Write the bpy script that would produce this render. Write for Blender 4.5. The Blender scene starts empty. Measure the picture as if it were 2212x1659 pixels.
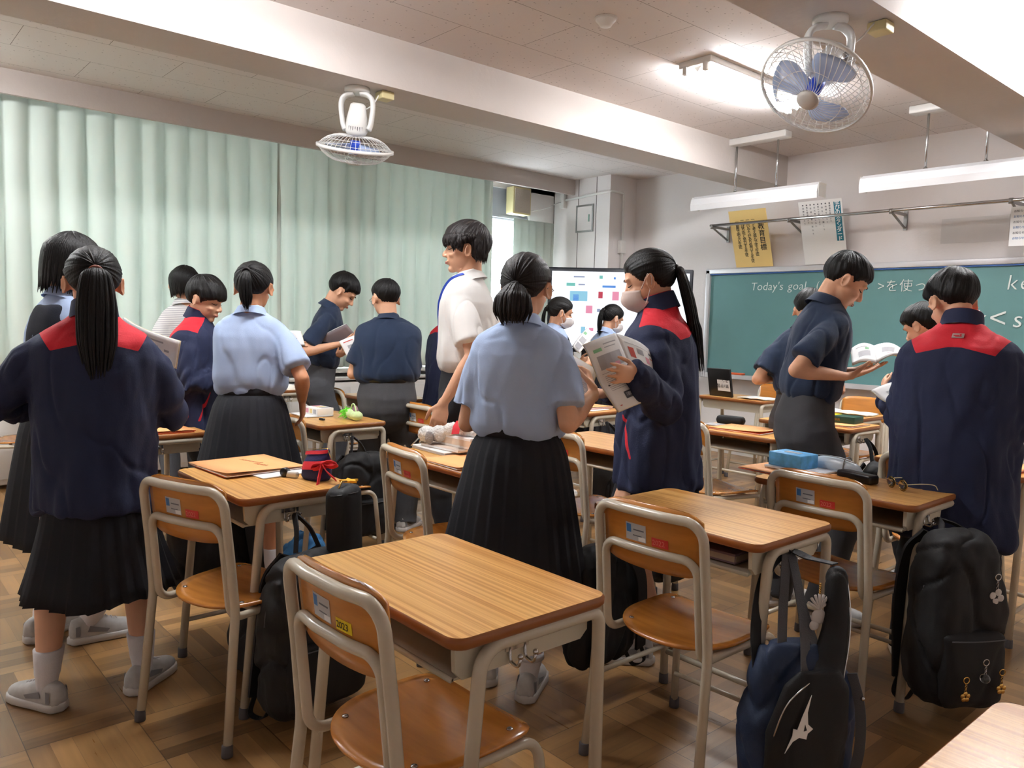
import bpy, math, random
import numpy as np
from mathutils import Vector, Matrix, noise, Euler
R = math.radians
PI = math.pi
random.seed(7)
scene = bpy.context.scene
COL = scene.collection

# ------------------------------------------------------------------ camera, view, light
cam_data = bpy.data.cameras.new('camera')
cam = bpy.data.objects.new('camera', cam_data)
COL.objects.link(cam)
scene.camera = cam
YAW, PITCH, ROLL, FPX = .8538, -.0791, .0261, 1692.0
cam_data.sensor_width = 36.0
cam_data.lens = 36.0 * FPX / 2212.0
cam_data.clip_start = 0.05
_cy, _sy = math.cos(YAW), math.sin(YAW)
_f = Vector((-_sy * math.cos(PITCH), _cy * math.cos(PITCH), math.sin(PITCH)))
_r = Vector((_cy, _sy, 0))
_u = _r.cross(_f)
_r2 = _r * math.cos(ROLL) + _u * math.sin(ROLL)
_u2 = -_r * math.sin(ROLL) + _u * math.cos(ROLL)
cam.matrix_world = Matrix(((_r2.x, _u2.x, -_f.x, 0), (_r2.y, _u2.y, -_f.y, 0), (_r2.z, _u2.z, -_f.z, 1.30), (0, 0, 0, 1)))

vs = scene.view_settings
vs.view_transform = 'Standard'
vs.look = 'None'
vs.gamma = 1
vs.use_curve_mapping = False
vs.exposure = 1.52

world = bpy.data.worlds.new('daylight')
scene.world = world
world.use_nodes = True
world.node_tree.nodes['Background'].inputs[0].default_value = (0.96, 0.98, 1.0, 1)
world.node_tree.nodes['Background'].inputs[1].default_value = 6.5
LAMP_W = 50.0      # emission strength of a lit fluorescent tube

# ------------------------------------------------------------------ helpers
def s2l(c):
    return tuple((x / 12.92 if x <= .04045 else ((x + .055) / 1.055) ** 2.4) for x in c)

def rgb(r, g, b):
    return s2l((r / 255., g / 255., b / 255.)) + (1,)

def new_mat(name, col, rough=.6, metal=0, bump=0, bscale=60, var=0, vscale=8, spec=.5, stretch=None, trans=0, emit=None, estr=1, coat=0, sheen=0):
    m = bpy.data.materials.new(name)
    m.use_nodes = True
    nt = m.node_tree
    b = nt.nodes['Principled BSDF']
    c = rgb(*col)
    b.inputs['Base Color'].default_value = c
    b.inputs['Roughness'].default_value = rough
    b.inputs['Metallic'].default_value = metal
    b.inputs['Specular IOR Level'].default_value = spec
    if coat:
        b.inputs['Coat Weight'].default_value = coat
        b.inputs['Coat Roughness'].default_value = .15
    if sheen:
        b.inputs['Sheen Weight'].default_value = sheen
    if trans:
        b.inputs['Transmission Weight'].default_value = trans
    if emit:
        b.inputs['Emission Color'].default_value = rgb(*emit)
        b.inputs['Emission Strength'].default_value = estr
    if bump or var:
        tc = nt.nodes.new('ShaderNodeTexCoord')
        mp = nt.nodes.new('ShaderNodeMapping')
        if stretch:
            mp.inputs['Scale'].default_value = stretch
        nt.links.new(tc.outputs['Object'], mp.inputs[0])
        if bump:
            n = nt.nodes.new('ShaderNodeTexNoise')
            n.inputs['Scale'].default_value = bscale
            n.inputs['Detail'].default_value = 4
            bp = nt.nodes.new('ShaderNodeBump')
            bp.inputs['Strength'].default_value = bump
            bp.inputs['Distance'].default_value = .01
            nt.links.new(mp.outputs[0], n.inputs['Vector'])
            nt.links.new(n.outputs[0], bp.inputs['Height'])
            nt.links.new(bp.outputs[0], b.inputs['Normal'])
        if var:
            n = nt.nodes.new('ShaderNodeTexNoise')
            n.inputs['Scale'].default_value = vscale
            n.inputs['Detail'].default_value = 5
            rp = nt.nodes.new('ShaderNodeValToRGB')
            rp.color_ramp.elements[0].position = .3
            rp.color_ramp.elements[1].position = .7
            rp.color_ramp.elements[0].color = tuple(x * (1 - var) for x in c[:3]) + (1,)
            rp.color_ramp.elements[1].color = tuple(min(1, x * (1 + var)) for x in c[:3]) + (1,)
            nt.links.new(mp.outputs[0], n.inputs['Vector'])
            nt.links.new(n.outputs[0], rp.inputs[0])
            nt.links.new(rp.outputs[0], b.inputs['Base Color'])
    return m

def link(o, parent=None):
    COL.objects.link(o)
    if parent is not None:
        o.parent = parent
    return o

def tag(o, label=None, cat=None, group=None, kind=None):
    if label: o['label'] = label
    if cat: o['category'] = cat
    if group: o['group'] = group
    if kind: o['kind'] = kind
    return o

def thing(name, label, cat, loc=(0, 0, 0), rz=0, group=None):
    o = bpy.data.objects.new(name, None)
    o.empty_display_size = .05
    COL.objects.link(o)
    o.location = loc
    o.rotation_euler = (0, 0, rz)
    return tag(o, label, cat, group)

class MB:
    """collects geometry; mi = material index for the faces that follow"""
    def __init__(s):
        s.v = []; s.f = []; s.m = []; s.mi = 0; s.T = None; s.smooth = []
        s.sm = True
    def add(s, vs, fs, sm=None):
        o = len(s.v)
        if s.T is not None:
            vs = [s.T @ Vector(v) for v in vs]
        s.v += [tuple(v) for v in vs]
        s.f += [tuple(i + o for i in f) for f in fs]
        s.m += [s.mi] * len(fs)
        s.smooth += [s.sm if sm is None else sm] * len(fs)
        return s
    def box(s, c, d, r=0, rz=0, rot=None):
        x, y, z = d[0] / 2, d[1] / 2, d[2] / 2
        M = Matrix.Translation(c) @ (rot.to_4x4() if rot is not None else Matrix.Rotation(rz, 4, 'Z'))
        if r <= 0:
            vs = [M @ Vector((a * x, b * y, e * z)) for e in (-1, 1) for b in (-1, 1) for a in (-1, 1)]
            s.add(vs, [(0, 2, 3, 1), (4, 5, 7, 6), (0, 1, 5, 4), (2, 6, 7, 3), (0, 4, 6, 2), (1, 3, 7, 5)], False)
        else:   # chamfered on every edge: stack of outlines
            r = min(r, x * .95, y * .95, z * .95)
            def outl(ins, zz):
                pts = []
                for (cx, cy, a0) in ((x - r, y - r, 0), (-x + r, y - r, 90), (-x + r, -y + r, 180), (x - r, -y + r, 270)):
                    for k in range(4):
                        a = R(a0 + 30 * k)
                        pts.append(M @ Vector((cx + (r - ins) * math.cos(a), cy + (r - ins) * math.sin(a), zz)))
                return pts
            rings = [outl(r * .7, -z), outl(r * .25, -z + r * .3), outl(0, -z + r), outl(0, z - r), outl(r * .25, z - r * .3), outl(r * .7, z)]
            s.rings(rings)
        return s
    def rings(s, rings, closed=True, cap=True, sm=None):
        n = len(rings[0]); vs = [p for r in rings for p in r]; fs = []
        for i in range(len(rings) - 1):
            for j in range(n if closed else n - 1):
                k = (j + 1) % n
                fs.append((i * n + j, i * n + k, (i + 1) * n + k, (i + 1) * n + j))
        if cap:
            fs.append(tuple(range(n - 1, -1, -1)))
            fs.append(tuple(range((len(rings) - 1) * n, len(rings) * n)))
        return s.add(vs, fs, sm)
    def tube(s, pts, r, n=10, r2=None, cap=True, flat=None, up=None):
        """round tube along points; r may be a list; flat=(w,t) makes a strap"""
        P = [Vector(p) for p in pts]
        rings = []
        ref = Vector(up) if up else None
        for i, p in enumerate(P):
            t = (P[min(i + 1, len(P) - 1)] - P[max(i - 1, 0)])
            if t.length < 1e-9: t = Vector((0, 0, 1))
            t.normalize()
            if ref is None:
                ref = Vector((0, 0, 1)) if abs(t.z) < .9 else Vector((1, 0, 0))
            a = ref - t * ref.dot(t)
            if a.length < 1e-6:
                a = t.orthogonal()
            a.normalize(); b = t.cross(a)
            if up is None: ref = a
            ra = r[i] if isinstance(r, (list, tuple)) else r
            rb = ra if r2 is None else (r2[i] if isinstance(r2, (list, tuple)) else r2)
            rings.append([p + a * ra * math.cos(2 * PI * k / n) + b * rb * math.sin(2 * PI * k / n) for k in range(n)])
        return s.rings(rings, cap=cap)
    def strap(s, pts, w, t, side):
        P = [Vector(p) for p in pts]; sd = Vector(side).normalized(); rings = []
        for i, p in enumerate(P):
            d = (P[min(i + 1, len(P) - 1)] - P[max(i - 1, 0)]).normalized()
            a = (sd - d * sd.dot(d)).normalized(); b = d.cross(a)
            rings.append([p + a * w / 2 + b * t / 2, p - a * w / 2 + b * t / 2, p - a * w / 2 - b * t / 2, p + a * w / 2 - b * t / 2])
        return s.rings(rings, sm=False)
    def lathe(s, prof, c=(0, 0, 0), n=24, axis=None, cap=True):
        M = Matrix.Translation(c)
        if axis is not None:
            M = M @ Vector((0, 0, 1)).rotation_difference(Vector(axis)).to_matrix().to_4x4()
        return s.rings([[M @ Vector((r * math.cos(2 * PI * k / n), r * math.sin(2 * PI * k / n), z)) for k in range(n)] for r, z in prof], cap=cap)
    def ball(s, c, r, n=12):
        if not isinstance(r, (tuple, list)): r = (r, r, r)
        rings = []
        for i in range(1, n):
            a = PI * i / n
            rings.append([(c[0] + r[0] * math.sin(a) * math.cos(2 * PI * k / (n * 2)), c[1] + r[1] * math.sin(a) * math.sin(2 * PI * k / (n * 2)), c[2] - r[2] * math.cos(a)) for k in range(n * 2)])
        return s.rings(rings)
    def prism(s, poly, z0, z1, M=None):
        M = M or Matrix()
        n = len(poly)
        vs = [M @ Vector((x, y, z0)) for x, y in poly] + [M @ Vector((x, y, z1)) for x, y in poly]
        fs = [tuple(range(n - 1, -1, -1)), tuple(range(n, 2 * n))] + [(i, (i + 1) % n, (i + 1) % n + n, i + n) for i in range(n)]
        return s.add(vs, fs, False)
    def quad(s, a, b, c, d):
        return s.add([a, b, c, d], [(0, 1, 2, 3)], False)
    def mesh(s, name, mats):
        me = bpy.data.meshes.new(name)
        me.from_pydata(s.v, [], s.f)
        for m in (mats if isinstance(mats, (list, tuple)) else [mats]): me.materials.append(m)
        me.polygons.foreach_set('material_index', s.m)
        me.polygons.foreach_set('use_smooth', s.smooth)
        me.update()
        return me
    def build(s, name, mats, parent=None, loc=None, rot=None):
        o = bpy.data.objects.new(name, s.mesh(name, mats))
        link(o, parent)
        if loc is not None: o.location = loc
        if rot is not None: o.rotation_euler = rot
        return o

def struct(name, mb, m):
    o = mb.build(name, m)
    o['kind'] = 'structure'
    return o

def arc(c, a, b, r, n=6):
    """rounded corner at c between directions to a and b"""
    c, a, b = Vector(c), Vector(a), Vector(b)
    d1 = (a - c).normalized(); d2 = (b - c).normalized()
    ang = d1.angle(d2); L = r / math.tan(ang / 2)
    p1 = c + d1 * L; cen = c + (d1 + d2).normalized() * (r / math.sin(ang / 2))
    v1 = p1 - cen; p2 = c + d2 * L; v2 = p2 - cen
    ax = v1.cross(v2).normalized(); tot = v1.angle(v2)
    return [cen + Matrix.Rotation(tot * k / n, 3, ax) @ v1 for k in range(n + 1)]

def rpath(pts, r, n=6):
    P = [Vector(p) for p in pts]; out = [P[0]]
    for i in range(1, len(P) - 1):
        rr = r[i - 1] if isinstance(r, (list, tuple)) else r
        out += arc(P[i], P[i - 1], P[i + 1], rr, n) if rr > 0 else [P[i]]
    return out + [P[-1]]

def spline(pts, n=8):
    """Catmull-Rom through points"""
    P = [Vector(p) for p in pts]; P = [P[0] * 2 - P[1]] + P + [P[-1] * 2 - P[-2]]
    out = []
    for i in range(1, len(P) - 2):
        for k in range(n):
            t = k / n
            a, b, c, d = P[i - 1], P[i], P[i + 1], P[i + 2]
            out.append(.5 * ((2 * b) + (c - a) * t + (2 * a - 5 * b + 4 * c - d) * t * t + (3 * b - a - 3 * c + d) * t ** 3))
    return out + [P[-2]]

def dup(root, loc, rz, label=None, group=None):
    r = root.copy(); COL.objects.link(r); r.location = loc; r.rotation_euler = (0, 0, rz)
    if label: r['label'] = label
    if group: r['group'] = group
    for ch in list(root.children):
        c = ch.copy(); COL.objects.link(c); c.parent = r
        for g in list(ch.children):
            d = g.copy(); COL.objects.link(d); d.parent = c
    return r

def text_mesh(body, size, m, name='lettering', parent=None, M=None, ext=.0006, bold=0, shear=0, space=1.0, ax='LEFT', vertical=False, line=1.0):
    c = bpy.data.curves.new('tmp', 'FONT')
    c.body = '\n'.join(body) if vertical else body
    c.size = size; c.extrude = ext; c.offset = bold; c.shear = shear; c.space_character = space
    c.align_x = 'CENTER' if vertical else ax; c.space_line = line; c.resolution_u = 3
    o = bpy.data.objects.new('tmp', c); COL.objects.link(o)
    bpy.context.view_layer.update()
    me = bpy.data.meshes.new_from_object(o.evaluated_get(bpy.context.evaluated_depsgraph_get()))
    bpy.data.objects.remove(o); bpy.data.curves.remove(c)
    me.materials.clear(); me.materials.append(m)
    me.name = name
    if M is not None: me.transform(M)
    ob = bpy.data.objects.new(name, me); link(ob, parent)
    return ob

def remesh(mb, voxel, smooth=2, lam=.5):
    """union of everything in mb as one skin; returns numpy verts, faces"""
    me = mb.mesh('tmp', [])
    o = bpy.data.objects.new('tmp', me); COL.objects.link(o)
    md = o.modifiers.new('r', 'REMESH'); md.mode = 'VOXEL'; md.voxel_size = voxel
    bpy.context.view_layer.update()
    e = bpy.data.meshes.new_from_object(o.evaluated_get(bpy.context.evaluated_depsgraph_get()))
    n = len(e.vertices); V = np.empty(n * 3); e.vertices.foreach_get('co', V); V = V.reshape(-1, 3)
    nf = len(e.polygons); L = np.empty(len(e.loops), dtype=np.int32); e.loops.foreach_get('vertex_index', L)
    st = np.empty(nf, dtype=np.int32); e.polygons.foreach_get('loop_start', st)
    F = np.stack([L[st], L[st + 1], L[st + 2], L[st + 3]], 1) if len(L) == 4 * nf else None
    if F is None:
        tot = np.empty(nf, dtype=np.int32); e.polygons.foreach_get('loop_total', tot)
        F = [tuple(L[a:a + b]) for a, b in zip(st, tot)]
        Fq = np.array([f for f in F if len(f) == 4]); F = Fq
    ed = np.empty(len(e.edges) * 2, dtype=np.int32); e.edges.foreach_get('vertices', ed); ed = ed.reshape(-1, 2)
    bpy.data.objects.remove(o); bpy.data.meshes.remove(me); bpy.data.meshes.remove(e)
    V = lap(V, ed, smooth, lam)
    return V, F, ed

def lap(V, ed, it, lam=.5):
    n = len(V)
    deg = np.bincount(ed.ravel(), minlength=n).astype(float)[:, None] + 1e-9
    for k in range(it):
        S = np.zeros_like(V)
        for a in range(3):
            S[:, a] = np.bincount(ed[:, 0], V[ed[:, 1], a], n) + np.bincount(ed[:, 1], V[ed[:, 0], a], n)
        V = V + (S / deg - V) * lam
    return V

def normals(V, F):
    a = V[F[:, 2]] - V[F[:, 0]]; b = V[F[:, 3]] - V[F[:, 1]]
    N = np.cross(a, b); out = np.zeros_like(V)
    for c in range(3):
        for k in range(4):
            out[:, c] += np.bincount(F[:, k], N[:, c], len(V))
    return out / (np.linalg.norm(out, axis=1)[:, None] + 1e-12)

def np_mesh(name, V, F, mats, attr=None):
    me = bpy.data.meshes.new(name)
    me.vertices.add(len(V)); me.vertices.foreach_set('co', np.ascontiguousarray(V, dtype=np.float32).ravel())
    me.loops.add(F.size); me.loops.foreach_set('vertex_index', F.astype(np.int32).ravel())
    me.polygons.add(len(F)); me.polygons.foreach_set('loop_start', np.arange(0, F.size, F.shape[1], dtype=np.int32))
    me.update(calc_edges=True)
    me.polygons.foreach_set('use_smooth', [True] * len(F))
    for m in (mats if isinstance(mats, (list, tuple)) else [mats]): me.materials.append(m)
    if attr is not None:
        a = me.attributes.new('mask', 'FLOAT', 'POINT'); a.data.foreach_set('value', attr.astype(np.float32))
    me.update()
    return me

def fbm(V, sc, amp=1, off=0, oct=2):
    sx, sy, sz = sc
    return np.array([noise.fractal(Vector((x * sx + off, y * sy - off, z * sz + 2 * off)), 1.0, 2.0, oct) for x, y, z in V]) * amp

# ------------------------------------------------------------------ materials
M = {}
M['wall'] = new_mat('painted_plaster', (232, 226, 224), .75, var=.02, vscale=1.5, bump=.15, bscale=40)
M['beam'] = new_mat('painted_concrete', (200, 191, 185), .75, var=.03, vscale=2, bump=.2, bscale=25)
M['trim'] = new_mat('pale_trim', (206, 202, 196), .5)
M['cream'] = new_mat('cream_enamel', (206, 196, 176), .22, spec=.5)
M['cream_flat'] = new_mat('cream_sheet_steel', (206, 198, 178), .4)
M['tray_in'] = new_mat('tray_inside', (150, 125, 100), .5)
M['ply'] = new_mat('lacquered_plywood', (192, 124, 50), .25, var=.14, vscale=5, stretch=(1, 8, 8), coat=.3)
M['rubber'] = new_mat('grey_rubber', (84, 80, 82), .7)
M['chrome'] = new_mat('bright_metal', (200, 200, 200), .2, 1)
M['steel'] = new_mat('dull_steel', (150, 148, 146), .35, .9)
M['white_plastic'] = new_mat('white_plastic', (226, 224, 220), .35)
M['yellow_plastic'] = new_mat('aged_plastic', (214, 200, 150), .5)
M['blue_plastic'] = new_mat('blue_hub', (30, 70, 190), .4)
M['skin'] = new_mat('skin', (224, 172, 140), .5, var=.06, vscale=14, spec=.35)
M['skin_dark'] = new_mat('tanned_skin', (206, 148, 112), .5, var=.06, vscale=14, spec=.35)
M['lip'] = new_mat('lips', (176, 104, 92), .5)
M['hair'] = new_mat('black_hair', (13, 11, 11), .5, bump=.3, bscale=260, stretch=(1, 1, .08), spec=.28)
M['hair_brown'] = new_mat('dark_brown_hair', (27, 21, 21), .5, bump=.3, bscale=260, stretch=(1, 1, .08), spec=.3)
M['navy'] = new_mat('navy_pique', (20, 40, 68), .85, bump=.25, bscale=500, var=.12, vscale=5, sheen=.1)
M['blue_shirt'] = new_mat('pale_blue_cotton', (172, 192, 226), .85, bump=.1, bscale=300, var=.03, vscale=4)
M['white_shirt'] = new_mat('white_cotton', (232, 230, 226), .8, bump=.08, bscale=300)
M['vest'] = new_mat('dark_navy_knit', (20, 24, 40), .9, bump=.3, bscale=400)
M['skirt'] = new_mat('black_navy_wool', (21, 22, 30), .85, bump=.15, bscale=350, var=.15, vscale=6)
M['trousers'] = new_mat('charcoal_twill', (66, 67, 71), .85, bump=.15, bscale=350, var=.08, vscale=8)
M['trousers_dark'] = new_mat('black_trousers', (28, 29, 34), .85, bump=.1, bscale=350)
M['sock'] = new_mat('white_sock', (222, 218, 220), .9, bump=.12, bscale=200)
M['sole'] = new_mat('white_rubber_sole', (206, 202, 198), .5)
M['shoe'] = new_mat('white_sneaker', (196, 194, 192), .55, var=.12, vscale=26)
M['shoe_grey'] = new_mat('grey_mesh_panels', (140, 140, 144), .7)
M['belt'] = new_mat('black_leather', (20, 19, 20), .35)
M['mask'] = new_mat('beige_mask', (212, 192, 182), .85, bump=.1, bscale=90)
M['mask_w'] = new_mat('white_mask', (226, 224, 226), .85)
M['red'] = new_mat('red_cloth', (204, 28, 44), .75, bump=.1, bscale=200)
M['paper'] = new_mat('white_paper', (246, 245, 243), .6)
M['paper_cream'] = new_mat('cream_paper', (226, 214, 180), .7)
M['ink'] = new_mat('dark_ink', (96, 96, 102), .7)
M['ink_black'] = new_mat('black_ink', (38, 34, 32), .7)
M['print_grey'] = new_mat('grey_print', (178, 178, 182), .7)
M['print_green'] = new_mat('green_print', (140, 196, 150), .7)
M['print_red'] = new_mat('red_print', (214, 92, 80), .7)
M['print_pink'] = new_mat('pink_print', (226, 160, 176), .7)
M['orange'] = new_mat('orange_folder', (250, 180, 118), .6, var=.02, vscale=6)
M['orange_edge'] = new_mat('folder_edge', (214, 88, 40), .6)
M['black_bag'] = new_mat('black_nylon', (17, 17, 20), .7, bump=.12, bscale=420, var=.2, vscale=6)
M['navy_bag'] = new_mat('navy_nylon', (24, 44, 76), .6, bump=.12, bscale=380, var=.15, vscale=6)
M['grey_web'] = new_mat('grey_webbing', (92, 92, 96), .7, bump=.3, bscale=300)
M['gold'] = new_mat('gold_charm', (206, 168, 96), .25, 1)
M['glass'] = new_mat('window_glass', (240, 250, 255), .02, trans=1)
M['sticker_silver'] = new_mat('silver_label', (186, 184, 184), .4)
M['sticker_red'] = new_mat('red_label', (214, 52, 40), .45)
M['sticker_yellow'] = new_mat('yellow_label', (240, 206, 10), .45)
M['label_blue'] = new_mat('label_blue', (58, 116, 176), .5)
M['text_red'] = new_mat('pale_red_lettering', (232, 130, 110), .5)
M['text_blk'] = new_mat('label_lettering', (40, 32, 20), .5)

def wood_mat(name, c1, c2, grain=(.45, 64, 64), rough=.28):
    m = bpy.data.materials.new(name); m.use_nodes = True; nt = m.node_tree; b = nt.nodes['Principled BSDF']
    tc = nt.nodes.new('ShaderNodeTexCoord'); mp = nt.nodes.new('ShaderNodeMapping'); mp.inputs['Scale'].default_value = grain
    n = nt.nodes.new('ShaderNodeTexNoise'); n.inputs['Scale'].default_value = 1.6; n.inputs['Detail'].default_value = 3; n.inputs['Distortion'].default_value = .5
    mp2 = nt.nodes.new('ShaderNodeMapping'); mp2.inputs['Scale'].default_value = (grain[0] * 5, grain[1] * 7, grain[2] * 7)
    n2 = nt.nodes.new('ShaderNodeTexNoise'); n2.inputs['Scale'].default_value = 1.6; n2.inputs['Detail'].default_value = 2
    mx = nt.nodes.new('ShaderNodeMath'); mx.operation = 'MULTIPLY_ADD'; mx.inputs[1].default_value = .22
    rp = nt.nodes.new('ShaderNodeValToRGB')
    rp.color_ramp.elements[0].position = .50; rp.color_ramp.elements[1].position = .74
    rp.color_ramp.elements[0].color = rgb(*c1); rp.color_ramp.elements[1].color = rgb(*c2)
    L = nt.links.new
    L(tc.outputs['Object'], mp.inputs[0]); L(tc.outputs['Object'], mp2.inputs[0]); L(mp.outputs[0], n.inputs['Vector']); L(mp2.outputs[0], n2.inputs['Vector'])
    L(n2.outputs[0], mx.inputs[0]); L(n.outputs[0], mx.inputs[2]); L(mx.outputs[0], rp.inputs[0]); L(rp.outputs[0], b.inputs['Base Color'])
    b.inputs['Roughness'].default_value = rough
    return m
M['desk_wood'] = wood_mat('desk_laminate', (238, 188, 114), (204, 140, 70))
M['desk_edge'] = new_mat('desk_edge', (150, 90, 44), .35, var=.1, vscale=12)

def floor_mat():
    m = bpy.data.materials.new('parquet'); m.use_nodes = True; nt = m.node_tree; b = nt.nodes['Principled BSDF']; L = nt.links.new
    def math_(op, a, v=None, c=None):
        n = nt.nodes.new('ShaderNodeMath'); n.operation = op
        for i, x in enumerate((a, v, c)):
            if x is None: continue
            if isinstance(x, (int, float)): n.inputs[i].default_value = x
            else: L(x, n.inputs[i])
        return n.outputs[0]
    tc = nt.nodes.new('ShaderNodeTexCoord'); sp = nt.nodes.new('ShaderNodeSeparateXYZ'); L(tc.outputs['Object'], sp.inputs[0])
    B = .303; S = B / 5
    x, y = math_('SUBTRACT', sp.outputs[0], .127), math_('SUBTRACT', sp.outputs[1], .094)
    bx = math_('FLOOR', math_('DIVIDE', x, B)); by = math_('FLOOR', math_('DIVIDE', y, B))
    par = math_('FLOORED_MODULO', math_('ADD', bx, by), 2)
    inv = math_('SUBTRACT', 1, par)
    u = math_('ADD', math_('MULTIPLY', x, par), math_('MULTIPLY', y, inv))      # across the strips
    w = math_('ADD', math_('MULTIPLY', y, par), math_('MULTIPLY', x, inv))      # along the strips
    sid = math_('FLOOR', math_('DIVIDE', u, S))
    cb = nt.nodes.new('ShaderNodeCombineXYZ'); L(sid, cb.inputs[0]); L(math_('ADD', math_('MULTIPLY', bx, 7.3), par), cb.inputs[1]); L(by, cb.inputs[2])
    wn = nt.nodes.new('ShaderNodeTexWhiteNoise'); L(cb.outputs[0], wn.inputs[0])
    cg = nt.nodes.new('ShaderNodeCombineXYZ'); L(math_('MULTIPLY', u, 60), cg.inputs[0]); L(math_('MULTIPLY', w, 4), cg.inputs[1]); L(math_('MULTIPLY', sid, .37), cg.inputs[2])
    g = nt.nodes.new('ShaderNodeTexNoise'); g.inputs['Scale'].default_value = 1; g.inputs['Detail'].default_value = 4; L(cg.outputs[0], g.inputs['Vector'])
    big = nt.nodes.new('ShaderNodeTexNoise'); big.inputs['Scale'].default_value = 1.7; L(tc.outputs['Object'], big.inputs['Vector'])
    t = math_('ADD', math_('ADD', math_('MULTIPLY', wn.outputs[0], .50), math_('MULTIPLY', g.outputs[0], .42)), math_('MULTIPLY', big.outputs[0], .3))
    rp = nt.nodes.new('ShaderNodeValToRGB'); e = rp.color_ramp.elements
    e[0].position = .22; e[0].color = rgb(100, 70, 38); e[1].position = .95; e[1].color = rgb(176, 134, 84)
    L(t, rp.inputs[0])
    fu = math_('ABSOLUTE', math_('SUBTRACT', math_('FRACT', math_('DIVIDE', x, B)), .5)); fv = math_('ABSOLUTE', math_('SUBTRACT', math_('FRACT', math_('DIVIDE', y, B)), .5))
    gap = math_('GREATER_THAN', math_('MAXIMUM', fu, fv), .4955)
    fs = math_('ABSOLUTE', math_('SUBTRACT', math_('FRACT', math_('DIVIDE', u, S)), .5))
    g2 = math_('MULTIPLY', math_('GREATER_THAN', fs, .488), .35)
    dk = math_('MAXIMUM', math_('MULTIPLY', gap, .7), g2)
    mx = nt.nodes.new('ShaderNodeMix'); mx.data_type = 'RGBA'; L(dk, mx.inputs[0]); L(rp.outputs[0], mx.inputs[6]); mx.inputs[7].default_value = rgb(52, 34, 20)
    L(mx.outputs[2], b.inputs['Base Color'])
    rr = math_('ADD', math_('MULTIPLY', g.outputs[0], .2), .22); L(rr, b.inputs['Roughness'])
    bp = nt.nodes.new('ShaderNodeBump'); bp.inputs['Strength'].default_value = .25; bp.inputs['Distance'].default_value = .002; bp.invert = True
    L(dk, bp.inputs['Height']); L(bp.outputs[0], b.inputs['Normal'])
    return m
M['floor'] = floor_mat()

def ceiling_mat():
    m = bpy.data.materials.new('acoustic_board'); m.use_nodes = True; nt = m.node_tree; b = nt.nodes['Principled BSDF']; L = nt.links.new
    tc = nt.nodes.new('ShaderNodeTexCoord')
    vo = nt.nodes.new('ShaderNodeTexVoronoi'); vo.inputs['Scale'].default_value = 26; L(tc.outputs['Object'], vo.inputs['Vector'])
    lt = nt.nodes.new('ShaderNodeMath'); lt.operation = 'LESS_THAN'; lt.inputs[1].default_value = .13; L(vo.outputs[0], lt.inputs[0])
    br = nt.nodes.new('ShaderNodeTexBrick'); br.inputs['Scale'].default_value = 1; br.inputs['Mortar Size'].default_value = .0016
    br.inputs['Brick Width'].default_value = .91; br.inputs['Row Height'].default_value = .455; br.offset = .5
    mp = nt.nodes.new('ShaderNodeMapping'); mp.inputs['Rotation'].default_value = (0, 0, PI / 2); L(tc.outputs['Object'], mp.inputs[0]); L(mp.outputs[0], br.inputs['Vector'])
    mxm = nt.nodes.new('ShaderNodeMath'); mxm.operation = 'MAXIMUM'
    ml = nt.nodes.new('ShaderNodeMath'); ml.operation = 'MULTIPLY'; ml.inputs[1].default_value = .55; L(lt.outputs[0], ml.inputs[0])
    L(ml.outputs[0], mxm.inputs[0]); L(br.outputs['Fac'], mxm.inputs[1])
    mx = nt.nodes.new('ShaderNodeMix'); mx.data_type = 'RGBA'; mx.inputs[6].default_value = rgb(222, 214, 211); mx.inputs[7].default_value = rgb(120, 108, 102)
    L(mxm.outputs[0], mx.inputs[0]); L(mx.outputs[2], b.inputs['Base Color']); b.inputs['Roughness'].default_value = .85
    return m
M['ceiling'] = ceiling_mat()

def curtain_mat():
    m = bpy.data.materials.new('curtain_cloth'); m.use_nodes = True; nt = m.node_tree; L = nt.links.new
    b = nt.nodes['Principled BSDF']; b.inputs['Base Color'].default_value = rgb(214, 224, 216); b.inputs['Roughness'].default_value = .9
    tr = nt.nodes.new('ShaderNodeBsdfTranslucent'); tr.inputs[0].default_value = rgb(222, 228, 222)
    mx = nt.nodes.new('ShaderNodeMixShader'); mx.inputs[0].default_value = .20
    L(b.outputs[0], mx.inputs[1]); L(tr.outputs[0], mx.inputs[2]); L(mx.outputs[0], nt.nodes['Material Output'].inputs[0])
    return m
M['curtain'] = curtain_mat()
M['board'] = new_mat('green_chalkboard', (92, 136, 136), .5, var=.05, vscale=2.5)
M['chalk'] = new_mat('chalk', (226, 232, 228), .9)
M['tube_on'] = new_mat('lit_fluorescent_tube', (255, 255, 255), .4, emit=(250, 252, 255), estr=LAMP_W)
M['alu'] = new_mat('pale_aluminium', (206, 204, 206), .4, .2)
M['tape_blue'] = new_mat('blue_edging', (40, 84, 150), .5)

# ------------------------------------------------------------------ the room
XW, XR, YB, YF, ZC = -6.85, 1.9, -1.7, 7.0, 2.95
struct('floor', MB().box(((XW + XR) / 2, (YB + YF) / 2, -.05), (XR - XW + .4, YF - YB + .4, .1)), M['floor'])
struct('ceiling', MB().box(((XW + XR) / 2, (YB + YF) / 2, ZC + .05), (XR - XW + .4, YF - YB + .4, .1)), M['ceiling'])
struct('wall_front', MB().box(((XW + XR) / 2, YF + .1, 1.5), (XR - XW + .4, .2, 3.2)), M['wall'])
struct('wall_back', MB().box(((XW + XR) / 2, YB - .1, 1.5), (XR - XW + .4, .2, 3.2)), M['wall'])
struct('wall_right', MB().box((XR + .1, (YB + YF) / 2, 1.5), (.2, YF - YB + .4, 3.2)), M['wall'])
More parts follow.
